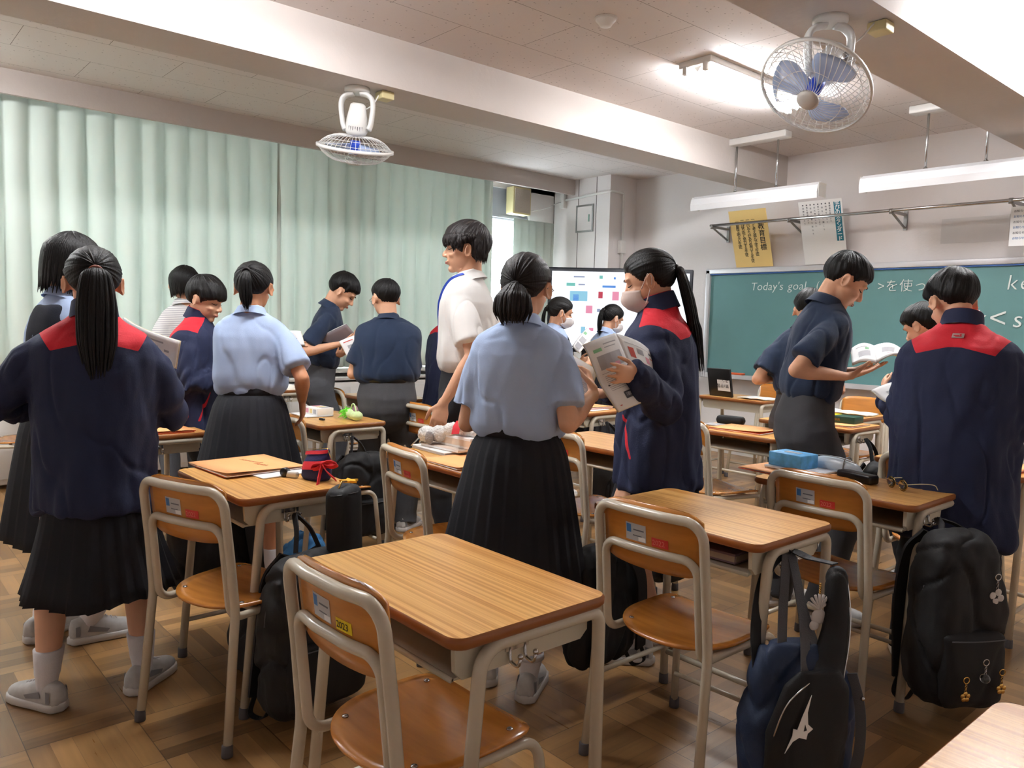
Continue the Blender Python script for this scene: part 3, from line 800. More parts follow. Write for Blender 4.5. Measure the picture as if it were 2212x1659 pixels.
# ------------------------------------------------------------------ school chair
def make_chair(label, year, yellow):
    t = thing('school_chair', label, 'chair')
    bf = MB()
    P = [(-.198, -.235, .03), (-.186, -.195, .42), (-.182, -.212, .60), (-.180, -.235, .785), (-.07, -.252, .785), (.07, -.252, .785), (.180, -.235, .785), (.182, -.212, .60), (.186, -.195, .42), (.198, -.235, .03)]
    bf.tube(rpath(P, [.3, .3, .055, .2, .2, .055, .3, .3], 7), .0138, 14)
    bf.build('back_frame', M['cream'], t)
    sf = MB()
    P = [(-.192, .215, .03), (-.17, .185, .385), (-.162, -.191, .392), (-.158, -.221, .675), (-.06, -.235, .675), (.06, -.235, .675), (.158, -.221, .675), (.162, -.191, .392), (.17, .185, .385), (.192, .215, .03)]
    sf.tube(rpath(P, [.055, .05, .045, .2, .2, .045, .05, .055], 7), .0124, 14)
    sf.build('seat_frame', M['cream'], t)
    MB().tube([(-.180, .195, .13), (.180, .195, .13)], .008, 10).build('stretcher', M['cream'], t)
    MB().tube([(-.166, .10, .385), (.166, .10, .385)], .009, 8).tube([(-.166, -.08, .388), (.166, -.08, .388)], .009, 8).build('seat_brace', M['cream'], t)
    for sx in (-1, 1):
        MB().lathe([(.0165, 0), (.017, .004), (.016, .034), (.013, .036)], (sx * .199, -.238, 0), 14).build('foot_cap', M['rubber'], t)
        MB().lathe([(.0165, 0), (.017, .004), (.016, .034), (.013, .036)], (sx * .194, .218, 0), 14).build('foot_cap', M['rubber'], t)
    # moulded seat
    N = 28; rings = []
    def seat_r(a):
        ca, sa = math.cos(a), math.sin(a)
        n_ = 5.0 if sa > 0 else 2.5
        return 1 / ((abs(ca) ** n_ + abs(sa) ** n_) ** (1 / n_))
    def sz(x, y, up):
        q = .412 + (.0045 if up else -.0045)
        q += .012 * (x / .19) ** 2 - .006 + .010 * math.exp(-((y + .15) / .05) ** 2) * 0 - .012 * max(0, (y - .12) / .07) ** 2
        return q
    def ring(f, up, e=0):
        out = []
        for k in range(N * 2):
            a = PI * k / N; rr = seat_r(a) * f
            x, y = (.192 + e) * rr * math.cos(a), (.192 + e) * rr * math.sin(a)
            out.append((x, y, sz(x, y, up)))
        return out
    s_ = MB()
    rr = [ring(.12, False), ring(.5, False), ring(.85, False), ring(.985, False), ring(.985, True), ring(.85, True), ring(.5, True), ring(.12, True)]
    edge = [(x * 1.006, y * 1.006, z - .0045) for x, y, z in rr[4]]
    s_.rings(rr[:4] + [edge] + rr[4:])
    seat = s_.build('seat', M['ply'], t)
    for x, y in ((-.15, .12), (.15, .12), (-.13, -.12), (.13, -.12)):
        MB().lathe([(.008, 0), (.0065, .003), (.001, .0042)], (x, y, sz(x, y, True) + .0), 12).build('screw', M['chrome'], seat)
    # curved plywood back
    b = MB(); nx, nz = 16, 8; F_, B_ = [], []
    def byz(x, z): return -.203 - .12 * (z - .675) - .019 * (1 - min(1, (x / .17) ** 2))
    for j in range(nz + 1):
        rf, rb = [], []
        for i in range(nx + 1):
            u = -1 + 2 * i / nx
            wid = .168
            zt = .808 - .026 * abs(u) ** 6; zb = .616 + .010 * abs(u) ** 2 + .02 * abs(u) ** 10
            z = zb + (zt - zb) * j / nz
            x = u * wid
            y = byz(x, z)
            rf.append((x, y + .0045, z)); rb.append((x, y - .0045, z))
        F_.append(rf); B_.append(rb)
    b.rings([f + list(reversed(g)) for f, g in zip(F_, B_)])
    back = b.build('backrest', M['ply'], t)
    # labels on the rear face
    def onback(x0, x1, z0, z1, off, skew=0):
        q = []
        n = 5
        vs = []
        for j in range(2):
            for i in range(n + 1):
                x = x0 + (x1 - x0) * i / n; z = (z0, z1)[j]
                vs.append((x, byz(x, z) - .0045 - off, z))
        return vs, [(i, i + n + 1, i + n + 2, i + 1) for i in range(n)]
    s = MB(); s.mi = 0; s.add(*onback(-.078, -.005, .692, .742, .0008), sm=False)
    s.mi = 1; s.add(*onback(-.075, -.058, .714, .738, .0012), sm=False)
    s.mi = 2; s.add(*onback(-.050, -.012, .722, .726, .0012), sm=False); s.add(*onback(-.052, -.02, .706, .709, .0012), sm=False)
    s.mi = 3; s.add(*onback(-.032, -.007, .694, .706, .0012), sm=False)
    s.build('maker_label', [M['sticker_silver'], M['label_blue'], M['ink'], M['paper']], back)
    st = MB(); st.add(*onback(.014, .068, .690, .715, .0008), sm=False)
    sto = st.build('year_sticker', M['sticker_yellow'] if yellow else M['sticker_red'], back)
    Mx = Matrix.Translation((.0165, byz(.036, .6955) - .0070, .6955)) @ Matrix.Rotation(R(2.6), 4, 'Z') @ Matrix.Rotation(PI / 2 + R(6.8), 4, 'X')
    text_mesh(year, .0205, M['text_blk'] if yellow else M['text_red'], 'year_lettering', back, Mx, ext=.0002)
    return t

DESKS = [  # centre x, centre y, rotation, label
 (-1.405, 1.045, 0, 'empty wooden-topped school desk nearest the viewer, bare top'),
 (-1.415, 2.065, 0, 'bare-topped school desk with papers in its tray and a sports bag on its hook'),
 (-1.36, 2.925, 0, 'school desk carrying a blue tissue box, clear pencil case and glasses'),
 (-1.31, 3.86, 0, 'school desk mostly hidden behind the boy at the right edge'),
 (-2.685, 1.165, 0, 'school desk carrying orange folders and a red and navy pouch'),
 (-2.635, 2.02, 0, 'school desk carrying a fluffy white plush case and a white book box'),
 (-2.60, 2.915, 0, 'empty school desk between the masked girl and the girl in pale blue'),
 (-2.47, 3.94, 0, 'school desk with an orange folder left of the boy in grey trousers'),
 (-2.44, 4.71, 0, 'school desk with a green boxed dictionary right of the boy in grey trousers'),
 (-2.67, 5.32, PI, 'school desk turned round with open white papers near the chalkboard'),
 (-3.67, 5.78, PI, 'school desk turned round carrying a black stand-up file'),
 (-4.18, 1.19, 0, 'school desk with an orange notebook and a red and yellow plush case'),
 (-4.09, 2.16, 0, 'school desk carrying a lime green fluffy pencil case'),
 (-3.86, 3.00, 0, 'school desk with a red and teal book behind the boy in glasses'),
 (-3.80, 3.90, 0, 'school desk with stacked orange folders beneath the drooping textbook'),
 (-5.04, 3.14, 0, 'school desk with a thick blue-covered book behind the boy in glasses'),
 (-6.10, 2.75, 0, 'school desk by the window behind the reading boy'),
 (-6.10, 1.20, 0, 'school desk by the window at the left edge of the photo'),
 (-.085, 1.19, 0, 'pale wooden desktop cut off by the bottom right corner'),
 (-4.90, 4.35, 0, 'school desk near the window behind the teacher'),
]
CHAIRS = [  # x, y of the seat centre, rotation deg, yellow label, label
 (-1.370, .962, 2, True, 'school chair nearest the viewer with a yellow 2023 sticker'),
 (-1.368, 1.932, 2, False, 'school chair at the bare desk left of the sports bag, red 2022 sticker'),
 (-1.315, 2.80, -2, False, 'school chair in front of the desk with the blue tissue box'),
 (-2.472, 1.0, 20, False, 'school chair standing right of the ponytailed girl in navy, at the orange folder desk'),
 (-2.53, 1.90, -7, False, 'school chair in front of the white plush case'),
 (-2.56, 2.80, -10, False, 'school chair right of the girl in pale blue at the empty desk'),
 (-2.50, 3.70, -14, False, 'school chair right of the masked girl, red 2022 sticker'),
 (-3.73, 1.97, 0, False, 'school chair behind the skirt of the girl in pale blue with the low hanging arm'),
 (-5.02, 2.90, 0, True, 'school chair with a yellow sticker between the reading boy and the boy in glasses'),
 (-3.86, 2.85, 0, False, 'school chair right of the trousers of the boy in glasses'),
 (-2.67, 5.62, 180, False, 'school chair facing the viewer below the chalkboard, right of the boy in grey trousers'),
 (-3.67, 6.10, 180, False, 'school chair facing the viewer below the chalkboard, beside the black file'),
 (-1.28, 3.62, 0, False, 'school chair behind the boy in the jacket at the right edge'),
 (-6.20, .98, -6, False, 'school chair at the left edge of the photo under the curtain'),
 (-4.90, 4.05, 0, False, 'school chair whose top shows below the curtain left of the boy in glasses'),
]
dproto = None
for i, (x, y, r, lab) in enumerate(DESKS):
    if dproto is None:
        dproto = make_desk(lab); dproto.location = (x, y, 0); dproto['group'] = 'school desks in rows'
    else:
        dup(dproto, (x, y, 0), r, lab, 'school desks in rows')
cy = make_chair(CHAIRS[0][4], '2023', True); cr = make_chair(CHAIRS[1][4], '2022', False)
used = set()
for x, y, r, yel, lab in CHAIRS:
    src = cy if yel else cr
    if yel not in used:
        src.location = (x, y, 0); src.rotation_euler = (0, 0, R(r)); src['group'] = 'school chairs at the desks'; src['label'] = lab; used.add(yel)
    else:
        dup(src, (x, y, 0), R(r), lab, 'school chairs at the desks')

# ------------------------------------------------------------------ people
def V3(*a): return Vector(a)
def loft(mb, pts, ra, rb, ref, n=18, round0=True, round1=True):
    """rounded limb: ra across (along ref), rb the other way"""
    P = [Vector(p) for p in pts]; rings = []
    ra = list(ra); rb = list(rb)
    def ringat(c, t, a, b_):
        u = Vector(ref) - t * Vector(ref).dot(t)
        if u.length < 1e-5: u = t.orthogonal()
        u.normalize(); v = t.cross(u)
        return [c + u * a * math.cos(2 * PI * k / n) + v * b_ * math.sin(2 * PI * k / n) for k in range(n)]
    T = []
    for i in range(len(P)):
        t = (P[min(i + 1, len(P) - 1)] - P[max(i - 1, 0)]).normalized(); T.append(t)
    if round0:
        for q in (.05, .45, .8): rings.append(ringat(P[0] - T[0] * min(ra[0], rb[0]) * math.sqrt(1 - q * q), T[0], ra[0] * q, rb[0] * q))
    for p, t, a, b_ in zip(P, T, ra, rb): rings.append(ringat(p, t, a, b_))
    if round1:
        for q in (.8, .45, .05): rings.append(ringat(P[-1] + T[-1] * min(ra[-1], rb[-1]) * math.sqrt(1 - q * q), T[-1], ra[-1] * q, rb[-1] * q))
    mb.rings(rings)
    return mb

C0 = Vector((0, -.012, .022)); CR = (.076, .093, .085)
F0 = Vector((0, .018, -.036)); FR = (.060, .066, .072)
def ray_ell(d, c, r, o=C0):
    q = o - c
    A = sum((d[i] / r[i]) ** 2 for i in range(3)); B = 2 * sum(d[i] * q[i] / r[i] ** 2 for i in range(3)); Cc = sum((q[i] / r[i]) ** 2 for i in range(3)) - 1
    D = B * B - 4 * A * Cc
    return (-B + math.sqrt(D)) / (2 * A) if D > 0 else 0
def head_R(d): return max(ray_ell(d, C0, CR), ray_ell(d, F0, FR))

def interp(x, tab):
    for (a, va), (b, vb) in zip(tab, tab[1:]):
        if x <= b: return va + (vb - va) * (x - a) / (b - a) if x >= a else va
    return tab[-1][1]

HL = {
 'short': [(0, .040), (30, .036), (55, .030), (68, .012), (78, -.008), (88, .012), (104, .012), (116, -.018), (135, -.048), (180, -.060)],
 'crop':  [(0, .056), (35, .052), (58, .040), (68, .018), (78, .000), (88, .020), (104, .020), (116, -.008), (135, -.038), (180, -.052)],
 'fringe': [(0, .014), (35, .012), (55, .006), (70, -.012), (82, -.024), (92, .006), (104, .004), (116, -.024), (135, -.052), (180, -.066)],
 'man':   [(0, .012), (30, .010), (55, -.002), (70, -.022), (80, -.024), (88, .014), (106, .012), (116, -.040), (135, -.066), (180, -.076)],
 'pulled': [(0, .050), (40, .042), (58, .024), (70, .000), (80, -.012), (90, .006), (104, .002), (118, -.034), (140, -.058), (180, -.066)],
 'bob':   [(0, .020), (38, .012), (52, -.06), (180, -.09)],
}
def hair_cap(style, Mh, k, seed, pole, T, topT, mat, parent, tail_groove=True):
    hl = HL[style]; mb = MB(); NP, NT = 180, 46
    pole = Vector(pole).normalized(); q = Vector((0, 0, 1)).rotation_difference(pole)
    rings = []
    for i in range(1, NT):
        th = PI * i / NT; ring = []
        for j in range(NP):
            ph = 2 * PI * j / NP
            d = q @ Vector((math.sin(th) * math.cos(ph), math.sin(th) * math.sin(ph), math.cos(th)))
            Rr = head_R(d); p = C0 + d * Rr
            az = abs(math.degrees(math.atan2(p.x, p.y + .0)))
            zh = interp(az, hl) + .005 * noise.noise(Vector((p.x * 90, p.y * 90, seed)))
            fd = .030 if style == 'pulled' else .020 + ({'short': .034, 'crop': .048, 'man': .016, 'fringe': .022}.get(style, 0)) * max(0, min(1, (az - 55) / 30))
            s = max(0, min(1, (p.z - zh) / fd))
            s = s * s * (3 - 2 * s)
            up = max(0, min(1, (p.z + .02) / .10))
            t = (T + (topT - T) * up) * s - (.007 if s < .02 else 0)
            gr = .0022 if style == 'pulled' else .0036
            t += gr * s * (noise.noise(Vector((math.cos(ph) * 5, math.sin(ph) * 5, th * .7 + seed))) + .9 * noise.noise(Vector((math.cos(ph) * 14, math.sin(ph) * 14, th * 1.0 + seed))))
            if style in ('short', 'man', 'fringe') : t += .004 * s * noise.noise(Vector((p.x * 28, p.y * 28, p.z * 28 + seed)))
            ring.append(p + d * t)
        rings.append(ring)
    mb.T = Mh @ Matrix.Scale(k, 4)
    mb.rings(rings)
    return mb

def lock(mb, pts, w, t, up, n=6):
    m_ = len(pts)
    ws = [w * (.45 + .55 * min(1, i / (m_ * .3))) * (1 - max(0, (i / (m_ - 1) - .55) / .45) ** 1.5 * .9) for i in range(m_)]
    mb.tube(pts, ws, n, [x * t / w for x in ws], up=up)

def tail(mb, path, width, seed, n=34, tip=.5):
    n = int(n * 2.6)
    """ponytail: many locks from one tie; path in world, width list along it"""
    rnd = random.Random(seed)
    P = spline(path, 5)
    m_ = len(P)
    for k in range(n):
        a = rnd.uniform(0, 2 * PI); q = math.sqrt(rnd.random())
        end = int(m_ * rnd.uniform(.80, 1.0)) if k > 4 else m_
        pts = []
        for i in range(end):
            s = i / (m_ - 1)
            w_ = interp(s, width)
            t = (P[min(i + 1, m_ - 1)] - P[max(i - 1, 0)]).normalized()
            u = Vector(mb_side) - t * Vector(mb_side).dot(t); u.normalize(); v = t.cross(u)
            pts.append(P[i] + u * (w_ * q * math.cos(a + .3 * s)) + v * (w_ * .55 * q * math.sin(a + .3 * s)) + u * (.006 * s * noise.noise(Vector((k * 3.7, s * 3, seed)))))
        wm = max(.0035, interp(.4, width) * .17); m2 = len(pts)
        ws = [wm * min(1, .35 + interp(i / (m_ - 1), width) / interp(.4, width) * .75) * (1 - .92 * max(0, (i / (m2 - 1) - .6) / .4) ** 1.3) for i in range(m2)]
        mb.tube(pts, ws, 6, [x * .7 for x in ws], up=mb_side)

def hand(mb, W, d, n, side, k=1.0, curl=.5, spread=.10, thumb=.5):
    """W wrist, d finger direction, n palm normal, side +1 thumb towards s"""
    d = Vector(d).normalized(); n = Vector(n); n = (n - d * n.dot(d)).normalized(); s = d.cross(n) * side
    loft(mb, [W - d * .015, W + d * .01, W + d * .04, W + d * .078], [.022 * k, .026 * k, .036 * k, .037 * k], [.017 * k, .016 * k, .015 * k, .012 * k], s, 14)
    fl = (.066, .076, .070, .055)
    for i in range(4):
        off = (.0285 - .0192 * i) * k
        b = W + d * (.080 - .004 * abs(i - 1.2)) * k + s * off
        dir0 = (d + s * spread * (1.2 - i) * .8).normalized()
        pts = [b - dir0 * .012, b]; r = [.0088 * k, .0086 * k]
        ang = curl * (.85 + .12 * i); cur = dir0; p = b
        for L, rr in ((.42, .0082), (.31, .0074), (.27, .0062)):
            ang_i = ang * 1.0
            cur = (cur * math.cos(ang_i) + n * math.sin(ang_i)).normalized() if ang_i else cur
            # keep n rotating with the finger
            p = p + cur * fl[i] * L * k; pts.append(p); r.append(rr * k)
            nn = n
        loft(mb, pts, r, r, s, 10)
    tb = W + d * .022 * k + s * .026 * k
    td = (s * .75 + d * .65 + n * .35 * thumb * 2).normalized()
    p1 = tb + td * .034 * k; td2 = (d * .9 + s * .25 + n * .5 * thumb).normalized(); p2 = p1 + td2 * .028 * k; p3 = p2 + td2 * .020 * k
    loft(mb, [tb - td * .016, tb, p1, p2, p3], [.012 * k, .0125 * k, .0098 * k, .0088 * k, .0072 * k], [.012 * k, .0125 * k, .0098 * k, .0088 * k, .0068 * k], n, 10)

def ik(S, T, a, b, pole):
    S, T = Vector(S), Vector(T); D = T - S; L = min(D.length, (a + b) * .998); dn = D.normalized(); T = S + dn * L
    x = (a * a - b * b + L * L) / (2 * L); h = math.sqrt(max(1e-6, a * a - x * x))
    pv = Vector(pole); pv = (pv - dn * pv.dot(dn)).normalized()
    return S + dn * x + pv * h, T

def mask_mat(name, base, second, bump=.15, bs=200, thr=0.0, sheen=0):
    m = new_mat(name, base, .8, bump=bump, bscale=bs, sheen=sheen)
    nt = m.node_tree; a = nt.nodes.new('ShaderNodeAttribute'); a.attribute_name = 'mask'
    g = nt.nodes.new('ShaderNodeMath'); g.operation = 'GREATER_THAN'; g.inputs[1].default_value = thr
    mx = nt.nodes.new('ShaderNodeMix'); mx.data_type = 'RGBA'; mx.inputs[6].default_value = rgb(*base); mx.inputs[7].default_value = rgb(*second)
    nt.links.new(a.outputs['Fac'], g.inputs[0]); nt.links.new(g.outputs[0], mx.inputs[0]); nt.links.new(mx.outputs[2], nt.nodes['Principled BSDF'].inputs['Base Color'])
    return m
M['jacket'] = mask_mat('navy_track_fleece', (22, 32, 66), (206, 26, 44))
M['stripe_shirt'] = new_mat('striped_knit', (206, 204, 204), .85)
_nt = M['stripe_shirt'].node_tree
_w = _nt.nodes.new('ShaderNodeTexWave'); _w.bands_direction = 'Z'; _w.inputs['Scale'].default_value = 26
_tc = _nt.nodes.new('ShaderNodeTexCoord'); _r_ = _nt.nodes.new('ShaderNodeValToRGB'); _r_.color_ramp.elements[0].color = rgb(176, 176, 180); _r_.color_ramp.elements[1].color = rgb(226, 224, 222); _r_.color_ramp.elements[0].position = .25; _r_.color_ramp.elements[1].position = .45
_nt.links.new(_tc.outputs['Object'], _w.inputs[0]); _nt.links.new(_w.outputs['Color'], _r_.inputs[0]); _nt.links.new(_r_.outputs[0], _nt.nodes['Principled BSDF'].inputs['Base Color'])

PEOPLE = {}
def person(label, loc, th, H=1.55, head=(0, 0, 0), lean=4, arms=None, top='polo', bottom='trousers', hair='short', hopt=None,
           feet=None, b=1.0, skin='skin', hem=.62, skirt_z=.40, vox=.0055, cloth_vox=.0075, face=True, mask=None, glasses=False, hips=0, hair_mat='hair', sock=.12, shoulder=1.0, hidden_legs=False, twist=0, collar=True, group=None, top_mat=None, emblem=False, lanyard=False):
    """head = (yaw left+, pitch down+, roll); arms = two dicts: wrist, pole, d, n, curl (wrist in local metres)"""
    root = thing('person', label, 'person', (loc[0], loc[1], 0), R(th), group)
    sg = random.Random(label).random() * 50
    s = H / 1.55; k = s ** .5
    la = R(lean)
    hipz = .515 * H
    up = V3(0, math.sin(la), math.cos(la)); fwd = V3(0, math.cos(la), -math.sin(la))
    PV = V3(0, 0, hipz)
    def sp(z, y=0, x=0):    # a point of the leaning spine; z = fraction of the height when upright
        q = PV + up * (z - .515) * H + fwd * y * s
        return q + V3(x, 0, 0)
    N = sp(.835, -.012)
    tw = Matrix.Rotation(R(twist), 3, 'Z')
    # head
    hy, hp, hr = head
    Hrot = (Matrix.Rotation(R(hy), 4, 'Z') @ Matrix.Rotation(R(-hp), 4, 'X') @ Matrix.Rotation(R(hr), 4, 'Y'))
    piv = N + up * .035 * s
    Mh = Matrix.Translation(piv) @ Hrot @ Matrix.Translation((0, .022 * k, .105 * k))
    Hc = Mh.translation.copy()
    # -------- body
    mb = MB()
    bw = b
    loft(mb, [sp(.50), sp(.55), sp(.62), sp(.70), sp(.76), sp(.80), sp(.825)], [.12 * bw * s, .115 * bw * s, .100 * bw * s, .105 * bw * s, .11 * s * bw, .085 * s * bw, .055 * s],
         [.085 * s, .085 * s, .075 * s, .08 * s, .08 * s, .065 * s, .05 * s], (1, 0, 0), 20)
    neck_top = Mh @ Vector((0, -.022 * k, -.045 * k))
    loft(mb, [N - up * .035 * s - fwd * .0, N + (neck_top - N) * .5, neck_top], [.056 * s * bw ** .5, .048 * s * bw ** .5, .047 * s * bw ** .5], [.056 * s, .050 * s, .050 * s], (1, 0, 0), 18)
    hb = MB(); hb.T = Mh @ Matrix.Scale(k, 4)
    hb.ball(C0, CR, 20); hb.ball(F0, FR, 18)
    hb.ball((0, .060, -.092), (.024, .021, .018), 8)
    for sx in (-1, 1):
        hb.ball((sx * .028, .068, .022), (.024, .016, .009), 8)
        hb.ball((sx * .034, .056, -.030), (.022, .022, .016), 8)
        hb.ball((sx * .010, .090, -.033), (.0085, .009, .0075), 6)
        ea = MB(); ea.T = Mh @ Matrix.Scale(k, 4) @ Matrix.Translation((sx * .076, -.010, -.012)) @ Matrix.Rotation(R(12) * 1, 4, 'X') @ Matrix.Rotation(sx * R(-24), 4, 'Z')
        ea.rings([[(sx * xx + sx * .003 * math.cos(a) * 0, ry * math.cos(a), rz_ * math.sin(a) - .002) for a in [2 * PI * j / 20 for j in range(20)]] for xx, ry, rz_ in ((-.012, .009, .016), (.004, .012, .024), (.012, .0175, .032), (.016, .0165, .031), (.0165, .013, .026), (.010, .009, .020), (.008, .004, .010))])
        hb.v_off = 0
        mb.add(ea.v, ea.f)
    loft(hb, [(0, .078, .008), (0, .086, -.008), (0, .098, -.024), (0, .100, -.031)], [.007, .008, .010, .009], [.007, .008, .009, .007], (1, 0, 0), 10)
    hb.ball((0, .083, -.058), (.021, .0085, .0048), 7); hb.ball((0, .081, -.067), (.018, .009, .0055), 7)
    mb.add(hb.v, hb.f)
    # arms
    sw = .122 * s * shoulder * (bw ** .5)
    ua, fa = .182 * H, .152 * H
    AR = []
    for i, sx in enumerate((1, -1)):
        A = (arms or [{}, {}])[i]
        S = sp(.795, 0) + tw @ V3(sx * sw, 0, 0)
        Rl = Matrix.Rotation(-R(th), 3, 'Z')
        if 'W' in A:
            A = dict(A); q_ = Vector(A['W']) - V3(loc[0], loc[1], 0); A['w'] = Rl @ q_; A['d'] = Rl @ Vector(A['D'])
            if 'NW' in A: A['n'] = Rl @ Vector(A['NW'])
        Wt = Vector(A.get('w', (sx * .20, .05, .50 * H)))
        E, Wt = ik(S, Wt, ua, fa, A.get('pole', (sx * .45, -.45, -.9)))
        AR.append((S, E, Wt, sx, A))
        g = bw ** .5 * s
        Sb = S.lerp(E, .12) - V3(sx * .015, 0, .012)
        loft(mb, [Sb, S.lerp(E, .4), S.lerp(E, .85), E], [.027 * g, .033 * g, .033 * g, .032 * g], [.027 * g, .033 * g, .033 * g, .032 * g], (0, 1, 0), 14)
        loft(mb, [E, E.lerp(Wt, .25), E.lerp(Wt, .7), Wt], [.032 * g, .036 * g, .027 * g, .022 * g], [.033 * g, .035 * g, .025 * g, .018 * g], A.get('n', (0, 1, 0)) if False else (1, 0, 0), 14)
        d = Vector(A['d']) if 'd' in A else (Wt - E)
        nn = A.get('n', (-sx, 0, 0))
        hand(mb, Wt, d, nn, A.get('ts', sx), k=A.get('hk', .98) * s, curl=A.get('curl', .35), thumb=A.get('thumb', .5), spread=A.get('spread', .10))
    # legs
    feet = feet or [(.09, .03, -8), (-.09, -.03, 8)]
    LG = []
    for i, (fx, fy, fa_) in enumerate(feet):
        sx = 1 if i == 0 else -1
        hip = PV + V3(sx * .075 * s, 0, -.01)
        an = V3(fx, fy, .075)
        kn, an2 = ik(hip, an, .245 * H, .245 * H, (math.sin(-R(fa_)) * .3, 1, 0))
        if (an - an2).length > .001: kn = hip.lerp(an, .5)
        LG.append((hip, kn, an, fa_))
        g = s * (bw ** .4)
        if bottom == 'skirt':
            loft(mb, [hip, hip.lerp(kn, .5), kn, kn.lerp(an, .3), kn.lerp(an, .65), an, an - V3(0, 0, .03)], [.078 * g, .07 * g, .052 * g, .053 * g, .042 * g, .031 * g, .032 * g], [.078 * g, .07 * g, .053 * g, .056 * g, .044 * g, .034 * g, .034 * g], (1, 0, 0), 16)
        else:
            loft(mb, [hip, kn, an], [.065 * g, .045 * g, .030 * g], [.065 * g, .045 * g, .030 * g], (1, 0, 0), 14)
    V, F, ed = remesh(mb, vox, 2, .45)
    # sockets and ear hollows, in head space
    inv = np.array((Mh @ Matrix.Scale(k, 4)).inverted())
    Lh = V @ inv[:3, :3].T + inv[:3, 3]
    fdir = np.array((Mh.to_3x3() @ Vector((0, 1, 0))))
    for sx in (-1, 1):
        g = np.exp(-(((Lh[:, 0] - sx * .030) / .016) ** 2 + ((Lh[:, 2] - .001) / .009) ** 2)) * (Lh[:, 1] > .03) * (np.abs(Lh[:, 2]) < .05) * (Lh[:, 1] < .12)
        V -= fdir[None] * (g * .0065 * k)[:, None]
    me = np_mesh('body', V, F, M[skin])
    link(bpy.data.objects.new('body', me), root)
    # face details
    if face:
        K = Mh @ Matrix.Scale(k, 4)
        for sx in (-1, 1):
            e = MB(); e.T = K
            e.tube([(sx * (.018 + .025 * t), .0815 - .020 * (t ** 2) - .004, .0 - .0045 * math.sin(PI * t)) for t in [j / 8 for j in range(9)]], [.0008, .0016, .002, .0022, .0022, .002, .0018, .0014, .0006], 6)
            e.build('eyelash_line', M['hair'], root)
            e = MB(); e.T = K
            e.tube([(sx * (.014 + .034 * t), .0858 - .018 * t * t, .0195 + .006 * math.sin(PI * t * .8)) for t in [j / 8 for j in range(9)]], [.001, .002, .0026, .0028, .0027, .0024, .002, .0014, .0006], 6)
            e.build('eyebrow', M['hair'], root)
        if not mask:
            e = MB(); e.T = K
            for zz, w_ in ((-.0595, .0195), (-.0655, .0165)):
                e.tube([(w_ * t, .0905 - .010 * t * t - (.0005 if zz < -.06 else 0), zz - .001 * abs(t)) for t in [-1 + j / 5 for j in range(11)]], [.0006] + [.0022 + .0014 * (1 - abs(-1 + j / 5)) for j in range(1, 10)] + [.0006], 6)
            e.build('lips', M['lip'], root)
    # hair
    K = Mh
    hopt = hopt or {}
    pole = {'pulled': (0, -1, hopt.get('tz', .0) / .09), 'bob': (0, -.25, 1)}.get(hair, (0.15, -.55, .85))
    T_, top_ = {'short': (.010, .022), 'crop': (.007, .014), 'fringe': (.014, .022), 'man': (.013, .027), 'pulled': (.009, .011), 'bob': (.005, .012)}[hair]
    hm = hair_cap(hair, Mh, k, sg, pole, hopt.get('T', T_), hopt.get('top', top_), M[hair_mat], root)
    global mb_side
    mb_side = tuple((Mh.to_3x3() @ Vector((1, 0, 0))))
    if hair == 'bob':
        rnd = random.Random(5)
        for q in range(90):
            az = math.radians(-180 + 360 * q / 90)
            if abs(math.degrees(az)) < 48: continue
            d = Vector((math.sin(az), math.cos(az), 0)); rr0 = .083 if abs(math.sin(az)) > .7 else .095
            pts = []
            Lb = hopt.get('len', -.13) + rnd.uniform(-.012, .012)
            for j in range(9):
                t = j / 8; z = .104 + (Lb - .104) * t ** 1.35
                ce = math.sqrt(max(.02, 1 - ((z - .022) / .086) ** 2)) if z > .022 else 1
                rr = (CR[0] * CR[1]) / math.hypot(CR[1] * math.sin(az), CR[0] * math.cos(az)) * ce + .008 + .006 * math.sin(PI * min(1, t * 1.1)) - .016 * max(0, t - .7)
                pts.append(K @ (Vector((d.x * rr, d.y * rr - .012, z)) * k))
            hm.T = None
            lock(hm, pts, .011, .007, tuple(Mh.to_3x3() @ d.cross(Vector((0, 0, 1)))))
    if hair == 'man':
        rnd = random.Random(9); hm.T = None
        for q in range(70):     # swept fringe, side and nape locks
            az = math.radians(-150 + 300 * q / 69); zt = .065; d = Vector((math.sin(az), math.cos(az), 0)); pts = []
            zl = (.012 if abs(math.degrees(az)) < 45 else (-.012 if abs(math.degrees(az)) < 72 else .020 if abs(math.degrees(az)) < 112 else -.062)) + rnd.uniform(-.008, .008)
            for j in range(7):
                t = j / 6; z = zt + (zl - zt) * t
                sc_ = math.sqrt(max(.1, 1 - ((z - .022) / .092) ** 2)) if z > .022 else 1
                rr = (CR[0] * CR[1]) / math.hypot(CR[1] * math.sin(az), CR[0] * math.cos(az)) * sc_ + .022 - .008 * t
                pts.append(K @ (Vector((d.x * rr + .010 * t * rnd.uniform(-1, 1), d.y * rr - .010, z)) * k))
            lock(hm, pts, .012, .007, tuple(Mh.to_3x3() @ d.cross(Vector((0, 0, 1)))))
    if hair == 'pulled':
        tz = hopt.get('tz', .0)
        tie = K @ (Vector((0, -.102 * (1 - (tz - .02) ** 2 * 40) - .010, tz)) * k)
        tdir = (Mh.to_3x3() @ Vector((0, -1, -.15))).normalized()
        Lt, Wd = hopt.get('len', .3), hopt.get('w', .035)
        hm.T = None
        hang = Vector(hopt.get('hang', (0, -.10, -1))).normalized()
        sidev = Vector(hopt.get('sway', (0, 0, 0)))
        path = [tie - tdir * .016, tie + tdir * .008, tie + tdir * .020 + V3(0, 0, -.025), tie + tdir * .022 + hang * Lt * .35, tie + tdir * .018 + hang * Lt * .7 + sidev * .5, tie + tdir * .012 + hang * Lt + sidev]
